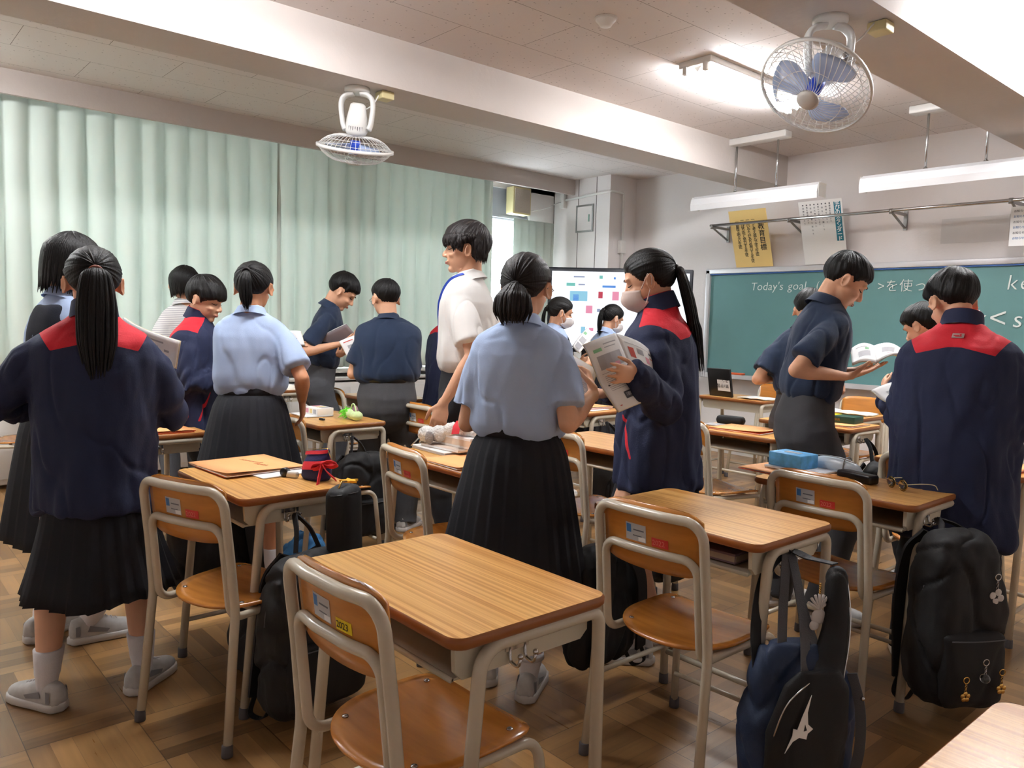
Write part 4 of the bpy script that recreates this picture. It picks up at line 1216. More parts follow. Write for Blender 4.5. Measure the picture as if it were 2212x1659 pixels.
        tail(hm, path, [(0, .010), (.2, .5 * Wd), (.45, .92 * Wd), (.75, Wd * hopt.get('low', 1.0)), (1, Wd * hopt.get('tip', .35))] if Lt < .2 else [(0, .010), (.10, .013), (.22, .30 * Wd + .012), (.36, .72 * Wd), (.55, Wd), (.7, Wd), (.7, Wd * hopt.get('low', 1.0)), (1, Wd * hopt.get('tip', .35))], sg, hopt.get('n', 40))
        tm = MB(); tm.T = Matrix.Translation(tie + tdir * .004) @ Vector((0, 0, 1)).rotation_difference(tdir).to_matrix().to_4x4()
        tm.tube([(.019 * math.cos(2 * PI * j / 20), .019 * math.sin(2 * PI * j / 20), 0) for j in range(21)], .0055, 8, cap=False)
        tm.build('hair_tie', hopt.get('tie_mat', M['hair_brown']), root)
        # loose strands at the temples
        for sx in (-1, 1):
            for q in range(hopt.get('temple', 0)):
                pts = [K @ (Vector((sx * (.070 + .004 * q), .045 - .008 * q, .020)) * k), K @ (Vector((sx * .079, .040 - .010 * q, -.02)) * k), K @ (Vector((sx * .078, .036 - .010 * q, -.065)) * k), K @ (Vector((sx * .070, .034 - .008 * q, -.09 + .01 * q)) * k)]
                lock(hm, spline(pts, 3), .0035, .003, mb_side, 5)
    hm.build('hair', M[hair_mat], root)
    # mask
    if mask:
        g1, g2 = [], []
        for j in range(11):
            r1, r2 = [], []
            for i in range(17):
                a = R(-78 + 156 * i / 16); e_ = j / 10
                wz = 1 - .42 * abs(a / R(78)) ** 2
                z = (-.012 - .100 * e_); zc = -.060; z = zc + (z - zc) * wz
                rx = .068 * (1 - .25 * max(0, e_ - .6)); ry = .083 + .026 * math.exp(-((e_ - .35) / .34) ** 2)
                x = rx * math.sin(a) * 1.08; y = .012 + (ry + .002) * math.cos(a) ** .9
                y -= .03 * max(0, e_ - .72) / .28
                r1.append((x, y, z)); r2.append((x * .97, y - .004, z))
            g1.append(r1); g2.append(r2)
        m_ = MB(); m_.T = Mh @ Matrix.Scale(k, 4)
        m_.rings([p + list(reversed(q)) for p, q in zip(g1, g2)])
        for sx in (-1, 1):
            for z0, z1 in ((-.030, .016), (-.088, -.030)):
                m_.tube(spline([(sx * .071, .028, z0), (sx * .077, .010, z0 * .55 + z1 * .45), (sx * .082, -.012, z1)], 4), .0022, 6)
            m_.tube(spline([(sx * .082, -.012, .016), (sx * .090, -.024, .0), (sx * .082, -.012, -.030)], 4), .0018, 6)
        m_.build('face_mask', M[mask], root)
    if glasses:
        g = MB(); g.T = Mh @ Matrix.Scale(k, 4)
        for sx in (-1, 1):
            g.tube([(sx * .031 + .021 * math.cos(2 * PI * j / 20), .098 - .004 * abs(math.cos(2 * PI * j / 20)), -.003 + .016 * math.sin(2 * PI * j / 20)) for j in range(21)], .0013, 6, cap=False)
            g.tube([(sx * .052, .094, .003), (sx * .076, .07, .004), (sx * .084, -.005, .006), (sx * .083, -.022, -.010)], .0014, 6)
        g.tube([(-.010, .099, .002), (.010, .099, .002)], .0013, 6)
        g.build('glasses', M['steel'], root)
    # -------- upper clothes
    cl = MB()
    jk = top == 'jacket'
    ex = .022 if jk else 0
    Wm = bw * s
    if jk:
        rows = [(hem / H - .0, .180 + ex, .142 + ex), (hem / H + .015, .188 + ex, .148 + ex), (hem / H * .6 + .62 * .4, .182 + ex, .138 + ex), (.64, .178 + ex, .132 + ex), (.70, .178 + ex, .128 + ex), (.755, .180 + ex, .122 + ex), (.79, .172 + ex * .8, .108 + ex), (.81, .152 + ex * .6, .090 + ex * .7), (.826, .122 + ex * .4, .084), (.840, .092, .076), (.856, .070, .070)]
    elif top == 'vest':
        rows = [(hem / H, .150, .112), (hem / H + .02, .160, .120), (.66, .160, .118), (.70, .162, .118), (.755, .166, .114), (.79, .155, .10), (.815, .128, .082), (.832, .09, .07), (.845, .066, .062)]
    else:
        zt = hem / H
        rows = [(zt - .012, .122, .094), (zt + .004, .150, .118), (zt + .022, .164, .128), (zt + .05, .165, .128), (.69, .163, .122), (.735, .168, .120), (.77, .170, .112), (.797, .163, .096), (.812, .146, .085), (.826, .116, .076), (.838, .086, .068), (.848, .064, .062)]
    rows = sorted(rows)
    loft(cl, [sp(r[0], 0) for r in rows], [r[1] * Wm for r in rows], [r[2] * s * bw ** .7 for r in rows], (1, 0, 0), 28, False, False)
    for S, E, Wt, sx, A in AR:
        g = s * bw ** .5
        if jk:
            Wc = E.lerp(Wt, A.get('cuff', .93))
            pts = [sp(.775) + V3(sx * .05, 0, 0), S, S.lerp(E, .35), S.lerp(E, .8), E, E.lerp(Wc, .35), E.lerp(Wc, .8), E.lerp(Wc, .95), Wc]
            dn = up * .020 * s; pts[1] = S - dn; pts[0] = pts[0] - dn
            ra = [.060, .062, .070, .068, .066, .062, .055, .046, .042]
            loft(cl, pts, [x * g for x in ra], [x * g for x in ra], (0, 1, 0), 18, True, False)
        else:
            e0 = .80
            Ec = S.lerp(E, e0); dd = (Ec - S).normalized()
            pts = [sp(.775) + V3(sx * .05, 0, 0), S, S.lerp(E, .4), Ec, Ec - dd * .002, Ec - dd * .03]
            dn = up * .018 * s; pts[1] = S - dn; pts[0] = pts[0] - dn
            ra = [.048, .052, .060, .066, .054, .042]
            loft(cl, pts, [x * g for x in ra], [x * g for x in ra], (0, 1, 0), 20, True, True)
    if jk:
        pass
    V, F, ed = remesh(cl, cloth_vox, 3 if not jk else 4, .5)
    V = lap(V, ed, 2, .5)
    Nn = normals(V, F)
    # folds: long soft ones down the trunk, short ones round bent elbows
    fold = np.zeros(len(V))
    zr = np.clip((V[:, 2] / H - .5) / .32, 0, 1)
    f1 = fbm(V, (7.5, 7.5, 2.6), 1, sg, 2); f2 = fbm(V, (17, 17, 6.5), 1, sg + 9, 2)
    amp = (.017 if jk else .014) * (1.15 - .75 * zr)
    fold += amp * f1 + amp * .45 * f2
    rid = np.abs(fbm(V, (9, 9, 4), 1, sg + 30, 1)); fold += -.008 * np.exp(-(rid / .07) ** 2) * (1.1 - .8 * zr)
    for S, E, Wt, sx, A in AR:
        dE = np.linalg.norm(V - np.array(E), axis=1)
        axd = np.array((Wt - S).normalized()); tpar = (V - np.array(E)) @ axd
        wv = np.sin(tpar * 95 + 3 * f1) * np.exp(-(dE / (.12 if jk else .05)) ** 2)
        fold += (.006 if jk else .001) * wv
        if jk:
            dW = np.linalg.norm(V - np.array(Wt), axis=1); fold += .004 * np.sin(tpar * 120 + 4 * f2) * np.exp(-(dW / .09) ** 2)
    V = V + Nn * fold[:, None]
    normals_cache = normals(V, F) if lanyard else None
    attr = None
    tm = M.get(top_mat) if top_mat else M[{'polo': 'navy', 'shirt': 'blue_shirt', 'white': 'white_shirt', 'jacket': 'jacket', 'vest': 'blue_shirt', 'stripe': 'stripe_shirt'}[top]]
    if jk:
        A3 = np.array(sp(0)); zf = (V - np.array(PV)) @ np.array(up) / H + .515     # height fraction along the spine
        yy = (V - np.array(PV)) @ np.array(fwd)
        ax_ = np.abs(V[:, 0]) / s
        back = yy < .02
        low = .775 + .55 * np.clip(ax_ - .05, 0, 1) ** 1.0 * (-.0) - .10 * np.clip(ax_ - .03, 0, .12)
        edge = .205 - (zf - .77) * 1.1
        yoke = np.minimum((zf - (.792 - .16 * np.clip(ax_ - .02, 0, .2))) * 30, (.178 - ax_ - (.83 - zf) * .9) * 20)
        yoke = np.minimum(yoke, (.050 - yy) * 30)
        yoke = np.minimum(yoke, (.862 - zf) * 30)
        # slanting red pocket piping on both sides of the front
        pk = .006 - np.abs((ax_ - .135) + (zf - .56) * .55)
        pk = np.minimum(pk * 60, np.minimum((.60 - zf) * 20, (zf - .50) * 20)); pk = np.where(yy > -.02, pk, -1)
        attr = np.maximum(yoke, pk)
    np_o = link(bpy.data.objects.new({'polo': 'polo_shirt', 'shirt': 'blouse', 'white': 'dress_shirt', 'jacket': 'track_jacket', 'vest': 'blouse', 'stripe': 'cardigan'}[top], np_mesh('garment', V, F, tm, attr)), root)
    if emblem:
        i0 = int(np.argmin(np.linalg.norm(V - np.array(sp(.822, -.10)), axis=1))); c0 = Vector(V[i0]); n0 = Vector(normals(V, F)[i0])
        eb = MB(); eb.T = Matrix.Translation(c0 + n0 * .0015) @ (n0).to_track_quat('Z', 'Y').to_matrix().to_4x4()
        eb.box((0, 0, 0), (.040, .024, .003), .001); eb.mi = 1
        eb.box((-.006, 0, .002), (.018, .004, .001)); eb.box((.008, .003, .002), (.006, .010, .001)); eb.box((.002, -.005, .002), (.022, .003, .001))
        eb.build('back_emblem', [new_mat('grey_emblem', (172, 150, 146), .7), M['red']], root)
    if lanyard:
        lb = MB()
        for sx in (-1, 1):
            raw = [sp(.862, -.065, 0), sp(.862, -.05, sx * .045), sp(.842, .02, sx * .085), sp(.80, .10, sx * .085), sp(.74, .135, sx * .06), sp(.68, .150, sx * .02), sp(.655, .155, sx * .004)]
            pts = []
            for q_ in spline(raw, 8):
                d_ = np.linalg.norm(V - np.array(q_), axis=1); i1 = int(np.argmin(d_)); n1 = Vector(normals_cache[i1]); 
                off = (Vector(V[i1]) - q_).dot(n1)
                pts.append(q_ + n1 * (off + .005))
            lb.strap(pts, .013, .0018, (0, 1, .3))
        lb.build('lanyard', new_mat('blue_ribbon', (34, 68, 176), .6), root)
    if top == 'vest':
        vb = MB()
        rows2 = [(z, a + .010, b_ + .010) for z, a, b_ in rows[:-2]]
        rows2 = [(z, a if z < .74 else a - .03 * min(1, (z - .74) / .05), b_) for z, a, b_ in rows2]
        loft(vb, [sp(r[0]) for r in rows2], [r[1] * Wm for r in rows2], [r[2] * s for r in rows2], (1, 0, 0), 26, False, False)
        V, F, ed = remesh(vb, .009, 3, .5); V = V + normals(V, F) * (.010 * fbm(V, (7, 7, 3), 1, sg, 2))[:, None]
        link(bpy.data.objects.new('knit_vest', np_mesh('garment', V, F, M['vest'])), root)
    # collars
    if collar:
        c = MB(); Nk = 40; rings = []
        if jk:
            prof = [(.076, -.012), (.072, .014), (.070, .034), (.0675, .050), (.0655, .052), (.063, .046), (.061, .0)]
            zo = .848
        else:
            prof = [(.082, -.016), (.074, .000), (.064, .020), (.060, .030), (.057, .030), (.056, .010), (.056, -.01)]
            zo = .838
        base = sp(zo, -.004); Mc = Matrix.Translation(base) @ up.to_track_quat('Z', 'Y').to_matrix().to_4x4()
        q = Vector((0, 0, 1)).rotation_difference((up + fwd * .30).normalized()).to_matrix().to_4x4()
        Mc = Matrix.Translation(base) @ q
        for rr, z in prof:
            ring = []
            for j in range(Nk):
                a = 2 * PI * j / Nk; f_ = max(0, math.sin(a)) ** 3   # front at +y
                z2 = z - (.030 * f_ if not jk else .012 * f_)
                ring.append(Mc @ (Vector((rr * math.cos(a) * 1.02, rr * math.sin(a) * .98 + .006 * f_, z2)) * s))
            rings.append(ring)
        if jk:
            c.rings(rings[:4], cap=False); c.mi = 1; c.rings(rings[3:], cap=False)
            c.build('stand_collar', [new_mat('navy_collar', (22, 32, 66), .8) if 'navy_collar' not in M else M['navy_collar'], M['red']], root)
        else:
            c.rings(rings, cap=False)
            c.build('collar', {'polo': M['navy'], 'shirt': M['blue_shirt'], 'vest': M['blue_shirt'], 'white': M['white_shirt'], 'stripe': M['stripe_shirt']}[top], root)
    # -------- lower clothes
    if bottom == 'skirt':
        npl = 26; m_ = MB(); rings = []
        z0 = (hem + .012 if not jk else .60 * H); z0 = min(z0, .625 * H)
        for j in range(15):
            t = j / 14; z = z0 + (skirt_z - z0) * t
            fx = t ** (1.9 if jk else .85); w_ = (.128 + .012 * min(1, t * 8) + .095 * fx) * s * (bw ** .8); d_ = (.098 + .02 * min(1, t * 6) + .085 * fx) * s
            ring = []
            for i in range(npl * 6):
                a = 2 * PI * i / (npl * 6); fr_ = (i % 6) / 6
                pl = (.0035 + .016 * t) * (1 - fr_ ** .7) if t > .03 else 0
                dr = 1 + .05 * t * math.sin(3 * a + sg) + .03 * t * math.sin(7 * a + 2 * sg)
                ring.append((math.cos(a) * (w_ * dr + pl), math.sin(a) * (d_ * dr + pl) + .0, z + .006 * t * math.sin(5 * a + sg)))
            rings.append(ring)
        inner = [[(x * .97, y * .97, z) for x, y, z in r] for r in reversed(rings)]
        m_.rings(rings + inner[:8], sm=True)
        m_.build('pleated_skirt', M['skirt'], root)
        MB().rings([[((.128 * s * (bw ** .8) + e) * math.cos(2 * PI * i / 40), (.098 * s + e) * math.sin(2 * PI * i / 40), z) for i in range(40)] for e, z in ((.002, z0 - .012), (.007, z0 - .010), (.007, z0 + .022), (.001, z0 + .024))]).build('waistband', M['skirt'], root)
    else:
        m_ = MB(); g = s * bw ** .6
        loft(m_, [PV + V3(0, 0, -.06), PV + V3(0, 0, .02), sp(.575), sp(.612)], [.140 * Wm, .147 * Wm, .135 * Wm, .127 * Wm], [.115 * g, .120 * g, .108 * g, .100 * g], (1, 0, 0), 24, True, False)
        for hip, kn, an, fa_ in LG:
            low = an + V3(0, -.005, -.035)
            loft(m_, [hip + V3(0, 0, -.01), hip.lerp(kn, .4), kn, kn.lerp(low, .5), low], [.088 * g, .085 * g, .072 * g, .066 * g, .062 * g], [.098 * g, .090 * g, .076 * g, .070 * g, .068 * g], (1, 0, 0), 20, True, False)
        V, F, ed = remesh(m_, .009, 4, .5)
        Nn = normals(V, F); f1 = fbm(V, (8, 8, 4), 1, sg, 2)
        kz = np.exp(-((V[:, 2] - .27 * H) / .12) ** 2) + np.exp(-((V[:, 2] - .06) / .08) ** 2) + .6 * np.exp(-((V[:, 2] - .47 * H) / .10) ** 2)
        f2 = fbm(V, (5, 5, 16), 1, sg + 4, 2)
        V = V + Nn * (.010 * f1 + .010 * f2 * kz)[:, None]
        link(bpy.data.objects.new('trousers', np_mesh('garment', V, F, M['trousers'] if top != 'white' and not jk else M['trousers_dark'])), root)
        if top in ('polo', 'white'):
            bl = MB(); q0 = sp(.605)
            bl.rings([[q0 + V3((.131 * Wm + e) * math.cos(2 * PI * i / 48), (.104 * g + e) * math.sin(2 * PI * i / 48), z) for i in range(48)] for e, z in ((.000, -.017), (.005, -.016), (.005, .016), (.000, .017))])
            bl.build('belt', M['belt'], root)
    # socks and shoes
    if not hidden_legs:
        for hip, kn, an, fa_ in LG:
            Rz = Matrix.Rotation(R(fa_), 4, 'Z'); F0_ = Matrix.Translation((an.x, an.y, 0)) @ Rz
            if bottom == 'skirt':
                d = (kn - an).normalized(); g = s * bw ** .4; rings = []
                tops = sock
                for t, rr in ((-.03, .028), (-.0, .033), (.022, .036), (.035, .040), (.06, .042), (.08, .0445), (tops, .0485 if tops < .2 else .054), (tops + .002, .044)):
                    c = an + d * t
                    rings.append([c + V3(math.cos(2 * PI * i / 20) * rr * g, math.sin(2 * PI * i / 20) * rr * 1.08 * g, .0015 * math.sin(40 * t)) for i in range(20)])
                MB().rings(rings).build('sock', M['sock'], root)
            so = MB(); so.T = F0_ @ Matrix.Scale(s * .95, 4)
            secs = [(-.072, .022, .030), (-.062, .032, .040), (-.03, .036, .040), (.02, .038, .040), (.07, .044, .040), (.12, .047, .036), (.152, .042, .032), (.172, .028, .026)]
            def fo(e, z0, z1):
                out = []
                left = [(-(w_ + e), y) for y, w_, h in secs]; right = [((w_ + e), y) for y, w_, h in secs]
                poly = right + [(0, secs[-1][0] + .010 + e)] + list(reversed(left)) + [(0, secs[0][0] - .008 - e)]
                return [[(x, y, z) for x, y in poly] for z in (z0, z1)]
            a1 = fo(.0, .0, .0)[0]; a2 = fo(.007, .006, .006)[0]; a3 = fo(.006, .027, .027)[0]; a4 = fo(.001, .031, .031)[0]
            so.rings([a1, a2, a3, a4])
            shoe = MB(); shoe.T = so.T
            rg = []
            for y, w_, zt, zb in ((-.077, .016, .070, .02), (-.068, .031, .094, .02), (-.045, .0365, .100, .02), (-.01, .039, .100, .02), (.03, .041, .098, .02), (.06, .0445, .086, .02), (.10, .047, .072, .02), (.14, .044, .062, .02), (.166, .034, .053, .02), (.180, .016, .042, .02)):
                rg.append([(w_ * math.copysign(abs(math.cos(a)) ** .75, math.cos(a)), y, zb + (zt - zb) * max(0, math.sin(a)) ** .8 if math.sin(a) > 0 else zb) for a in [2 * PI * i / 22 for i in range(22)]])
            shoe.rings(rg)
            sh = shoe.build('shoe', M['shoe'], root)
            so.build('sole', M['sole'], sh)
            st = MB(); st.T = so.T
            for sx in (-1, 1):
                st.add([(sx * .0415, -.02, .05), (sx * .0450, .05, .038), (sx * .0455, .060, .050), (sx * .0400, -.01, .072)], [(0, 1, 2, 3)], False)
                st.add([(sx * .036, -.060, .036), (sx * .039, -.045, .036), (sx * .0385, -.045, .078), (sx * .034, -.060, .074)], [(0, 1, 2, 3)], False)
            st.build('side_panel', M['shoe_grey'], sh)
            lc = MB(); lc.T = so.T
            for j in range(4):
                y = .035 + .018 * j; z = .0975 - .0075 * j
                lc.tube([(-.022, y, z - .014), (-.010, y + .004, z), (.010, y + .004, z), (.022, y, z - .014)], .0028, 6)
            lc.build('laces', M['sock'], sh)
    PEOPLE[label] = dict(root=root, Mh=Mh, AR=AR, H=H)
    return root

def hold(x=.10, y=.26, z=.70, ox=.0):
    """both hands in front, holding something open"""
    return lambda H: [dict(w=(x + ox, y, z * H), pole=(.8, -.35, -.6), d=(-.55, .75, .25), n=(-.6, -.2, .7), curl=.45), dict(w=(-x + ox, y, z * H), pole=(-.8, -.35, -.6), d=(.55, .75, .25), n=(.6, -.2, .7), curl=.45)]
tie_red = new_mat('brown_hair_elastic', (120, 60, 40), .6)
A = hold()
# 1 ponytailed girl in the navy jacket, front left
person('person with long low ponytail and navy track jacket with red yoke, at far left', (-2.84, .655), 77, 1.51, head=(4, 6, 0), lean=2,
       arms=[dict(w=(.10, .25, .98), pole=(.7, -.35, -1), d=(-.5, .8, .2), n=(-.6, -.2, .6), curl=.5), dict(w=(-.14, .25, .98), pole=(-.95, -.3, -.7), d=(.5, .8, .2), n=(.6, -.2, .6), curl=.5)],
       top='jacket', bottom='skirt', hair='pulled', hopt=dict(tz=.015, len=.41, w=.056, low=1.0, tip=.30, n=64, tie_mat=tie_red, hang=(0.01, -.10, -1)), hem=.64, skirt_z=.365, b=.97, shoulder=1.08,
       feet=[(.13, .0, -36), (-.155, -.02, 38)], vox=.005, cloth_vox=.007, sock=.115)
person('person with chin-length black hair, navy knit vest and pale blue sleeves at far left', (-3.435, .683), 18, 1.61, head=(0, 12, 0), lean=2,
       arms=[dict(w=(.10, .26, 1.08), d=(-.3, .9, .2)), dict(w=(-.12, .24, 1.04), pole=(-.7, -.5, -.9), d=(.3, .9, .2))], top='vest', bottom='skirt', hair='bob', hopt=dict(len=-.125), b=1.08, hem=.93, skirt_z=.42, feet=[(.10, .03, -20), (-.08, -.06, 20)], sock=.12, vox=.0065)
person('person in a white striped cardigan with short black hair in front of the curtain', (-5.35, 1.78), 82, 1.62, top='stripe', bottom='trousers', hair='bob', hopt=dict(len=-.085), hem=.95, vox=.0075, cloth_vox=.01, lean=3, face=False, b=.86, shoulder=.9)
person('boy in navy track jacket with red shoulder patch looking down at an open book, left', (-4.25, 1.455), -38, 1.505, head=(-12, 22, 0), lean=3,
       arms=[dict(w=(.09, .24, .98), d=(-.4, .9, .1)), dict(w=(-.09, .26, 1.0), d=(.4, .9, .1))], top='jacket', bottom='trousers', hair='fringe', hem=.64, vox=.006, b=.97)
person('person in pale blue short-sleeved shirt and dark pleated skirt, ponytail, arm hanging low', (-3.52, 1.46), 58, 1.555, head=(-10, 14, 0), lean=3,
       arms=[dict(w=(.225, .09, .90), pole=(.4, -1, -.2), d=(.02, .3, -.9), n=(-1, .1, 0), curl=.35, ts=1), dict(W=(-3.651, 1.671, 1.142), D=(.095, .035, .026), pole=(-1, .15, -.35))],
       top='shirt', bottom='skirt', hair='pulled', hopt=dict(tz=.035, len=.18, w=.030, n=34, sway=(.01, 0, 0)), skin='skin_dark', hem=.935, skirt_z=.50, b=1.0, vox=.006)
person('tall slim boy in navy polo shirt and grey trousers reading a book by the curtain', (-4.88, 2.50), -32, 1.645, head=(0, 40, 0), lean=9,
       arms=[dict(W=(-4.608, 2.528, 1.13), D=(.041, .085, .054), NW=(0, 0, 1), pole=(.3, -1, -.7), curl=.3), dict(W=(-4.82, 2.56, 1.03), D=(.124, .038, .025), NW=(0, .2, 1), pole=(-.5, -.6, -.9), curl=.5)],
       top='polo', bottom='trousers', hair='short', skin='skin', hem=.97, b=.84, vox=.0065)
person('sturdy boy with cropped hair and glasses in navy polo shirt and grey trousers, back turned', (-4.08, 2.55), 50, 1.545, head=(34, 14, 0), lean=3,
       arms=[dict(w=(.08, .25, 1.02), pole=(.25, -.6, -1)), dict(w=(-.17, .21, 1.04), pole=(-.35, -.5, -1), d=(.3, .9, .2))],
       top='polo', bottom='trousers', hair='crop', glasses=True, hem=.925, b=1.24, vox=.006, feet=[(.12, .02, -20), (-.12, -.02, 20)], shoulder=.90)
person('girl in navy track jacket with side-tied ponytail, half hidden behind the teacher', (-4.52, 3.32), 0, 1.525, head=(0, 14, 0), lean=3,
       arms=[dict(w=(.09, .24, 1.02)), dict(w=(-.09, .24, 1.0))], top='jacket', bottom='skirt', hair='pulled', hopt=dict(tz=.03, len=.14, w=.024, n=24), hem=.66, skirt_z=.42, vox=.0075, cloth_vox=.009, b=.95)
person('man in white dress shirt with a blue lanyard, thick black hair, face in profile', (-3.12, 2.42), 126, 1.80, head=(16, 2, 0), lean=1,
       arms=[dict(w=(.23, .06, .92), pole=(.3, -1, 0), d=(.0, .2, -1), n=(-1, 0, 0)), dict(w=(-.235, .05, .90), pole=(-.3, -1, 0), d=(0, .25, -1), n=(1, 0, 0))], top='white', bottom='trousers', hair='man', hair_mat='hair_brown', hem=1.06, b=1.0, vox=.005, cloth_vox=.007, skin='skin', shoulder=1.0, lanyard=True)
person('girl in pale blue shirt with short bushy ponytail, back turned, in the centre', (-1.985, 1.765), 44, 1.54, head=(-16, 10, 0), lean=3,
       arms=[dict(W=(-1.880, 2.020, 1.056), D=(-.048, .020, .066), NW=(-.7, -.5, .1), pole=(.15, -.5, -1), curl=.8, thumb=.9), dict(w=(-.10, .23, .98), pole=(-.35, -.5, -1), d=(.5, .8, 0))],
       top='shirt', bottom='skirt', hair='pulled', hair_mat='hair_brown', hopt=dict(tz=-.026, len=.125, w=.058, low=1.15, tip=.8, n=80), glasses=True, hem=.915, skirt_z=.41, b=1.07, vox=.005, cloth_vox=.007, feet=[(.06, .0, -8), (-.10, .10, 10)], sock=.055, skin='skin')
person('girl with white mask and navy vest, the left one before the bright screen', (-4.25, 4.09), -22, 1.50, head=(-8, 16, 0), lean=3,
       arms=[dict(w=(.09, .26, 1.0)), dict(w=(-.06, .26, 1.0))], top='vest', bottom='skirt', hair='pulled', hopt=dict(tz=.0, len=.20, w=.022, n=22), mask='mask_w', hem=.92, vox=.007, cloth_vox=.009)
person('girl with white mask and pale blue blouse, the one before the screen centre', (-4.35, 4.77), -8, 1.475, head=(-8, 24, 0), lean=4,
       arms=[dict(w=(.09, .26, .98)), dict(w=(-.09, .26, .98))], top='shirt', bottom='skirt', hair='pulled', hopt=dict(tz=.02, len=.24, w=.028, n=26), mask='mask_w', hem=.90, vox=.007, cloth_vox=.009)
person('girl with beige face mask and long ponytail in navy track jacket holding up a textbook', (-1.90, 2.42), 120, 1.61, head=(3, 20, 0), lean=2,
       arms=[dict(w=(.06, .25, 1.02), pole=(.9, -.2, -.7), d=(-.5, .9, .1), n=(-.3, -.5, .6), curl=.3), dict(W=(-1.712, 2.050, 1.132), D=(-.006, -.111, .010), NW=(-.8, .2, 0), pole=(-.5, -.2, -1), curl=.08, spread=.10, cuff=1.10, hk=.84)],
       top='jacket', bottom='skirt', hair='pulled', hopt=dict(tz=.0, len=.42, w=.040, low=1.35, tip=.6, n=64, hang=(.05, -.24, -1)), mask='mask', hem=.67, skirt_z=.42, vox=.005, cloth_vox=.007, b=.97, feet=[(.12, .0, -10), (-.10, .05, 10)], sock=.12)
person('tall boy in navy polo shirt and grey trousers reading a textbook before the chalkboard', (-1.80, 3.34), -35, 1.695, head=(-16, 38, 0), lean=8,
       arms=[dict(W=(-1.620, 3.345, 1.100), D=(.049, .093, .022), NW=(-.2, 0, 1), pole=(.25, -.7, -1), curl=.16, thumb=.9), dict(W=(-1.700, 3.54, 1.115), D=(.068, .02, .012), NW=(0, 0, 1), pole=(-.5, -.4, -1), curl=.16)],
       top='polo', bottom='trousers', hair='short', hopt=dict(T=.008, top=.016), hem=1.00, b=.92, vox=.0055, cloth_vox=.007, feet=[(.13, .06, -20), (-.08, -.05, 10)])
person('person in navy polo shirt whose head is hidden behind the tall reading boy', (-2.26, 4.12), 20, 1.57, head=(-6, 38, 0), lean=12,
       arms=[dict(w=(.10, .26, 1.06)), dict(w=(-.13, .18, 1.02), pole=(-.5, -.7, -.9))], top='polo', bottom='trousers', hair='short', hem=.95, b=.92, vox=.007, cloth_vox=.009)
person('person in navy track jacket mostly hidden behind the boy at the right edge', (-1.575, 4.235), 62, 1.46, head=(20, 28, 0), lean=6,
       arms=[dict(w=(.10, .25, 1.0)), dict(w=(-.10, .25, 1.0), pole=(-.5, -.5, -.8))], top='jacket', bottom='trousers', hair='short', hem=.56, b=1.0, vox=.007, cloth_vox=.009)
person('boy in navy track jacket with small grey emblem on red yoke, back turned, at right', (-1.13, 3.22), 12, 1.565, head=(40, 30, 0), lean=5,
       arms=[dict(w=(.13, .26, 1.02), pole=(.5, -.4, -1), d=(-.4, .8, .1)), dict(w=(-.11, .26, 1.02), pole=(-.3, -.4, -1), d=(.4, .8, .1))],
       top='jacket', bottom='trousers', hair='short', hopt=dict(T=.012, top=.024), hem=.52, b=1.10, emblem=True, vox=.0055, cloth_vox=.0065, shoulder=.97, feet=[(.11, .02, -15), (-.11, -.02, 15)])

# ------------------------------------------------------------------ open textbooks in hands
def open_book(name, label, pages, mats=(None,), bulge=.012, thick=.006, prints=None, cat='book', cover=None, flip=False):
    """pages: list of quads (outer top, spine top, outer bottom, spine bottom) as world points"""
    c = Vector((0, 0, 0)); n = 0
    for q in pages:
        for p_ in q: c += Vector(p_); n += 1
    c /= n
    t = thing(name, label, cat, tuple(c))
    camv = Vector((0, 0, 1.3)) - c
    for qi, q in enumerate(pages):
        A, B, C_, D_ = [Vector(p_) - c for p_ in q]
        nrm = (B - A).cross(C_ - A).normalized()
        if (nrm.dot(camv) < 0) != flip: nrm = -nrm
        def S(u, v, off=0):
            p_ = A.lerp(B, u).lerp(C_.lerp(D_, u), v)
            return p_ + nrm * (bulge * math.sin(PI * u) * (1 - .3 * v) + bulge * .5 * math.sin(2 * PI * v + 1) * (1 - u) + off)
        N1 = 12; m = MB()
        g = [[S(i / N1, j / 8) for i in range(N1 + 1)] for j in range(9)]
        h = [[S(i / N1, j / 8, -thick) for i in range(N1 + 1)] for j in range(9)]
        m.rings([a + list(reversed(b)) for a, b in zip(g, h)])
        m.mi = 1
        pr = prints[qi] if prints else []
        for (u, v, a, b, k) in pr:
            m.mi = k; N2 = 4
            vs = [S(u + a * i / N2, v + b * j, .0008) for j in range(2) for i in range(N2 + 1)]
            m.add(vs, [(i, i + 1, i + N2 + 2, i + N2 + 1) for i in range(N2)], False)
        m.build('pages', [M['paper'], M['ink'], M['print_grey'], M['print_green'], M['print_red'], M['print_pink']], t)
        k_ = MB(); e = .006
        g = [[S(-.01 + 1.02 * i / N1, -.01 + 1.02 * j / 8, -thick - .0003) for i in range(N1 + 1)] for j in range(9)]
        h = [[S(-.01 + 1.02 * i / N1, -.01 + 1.02 * j / 8, -thick - .002) for i in range(N1 + 1)] for j in range(9)]
        k_.rings([a + list(reversed(b)) for a, b in zip(g, h)]); k_.build('cover', cover or M['paper_cream'], t)
    return t
def lines(u0, v0, w_, n, dv, k=2, jit=.25, h=.006, seed=1):
    r = random.Random(seed)
    return [(u0, v0 + dv * i, w_ * (1 - jit * r.random()), h, k) for i in range(n)]
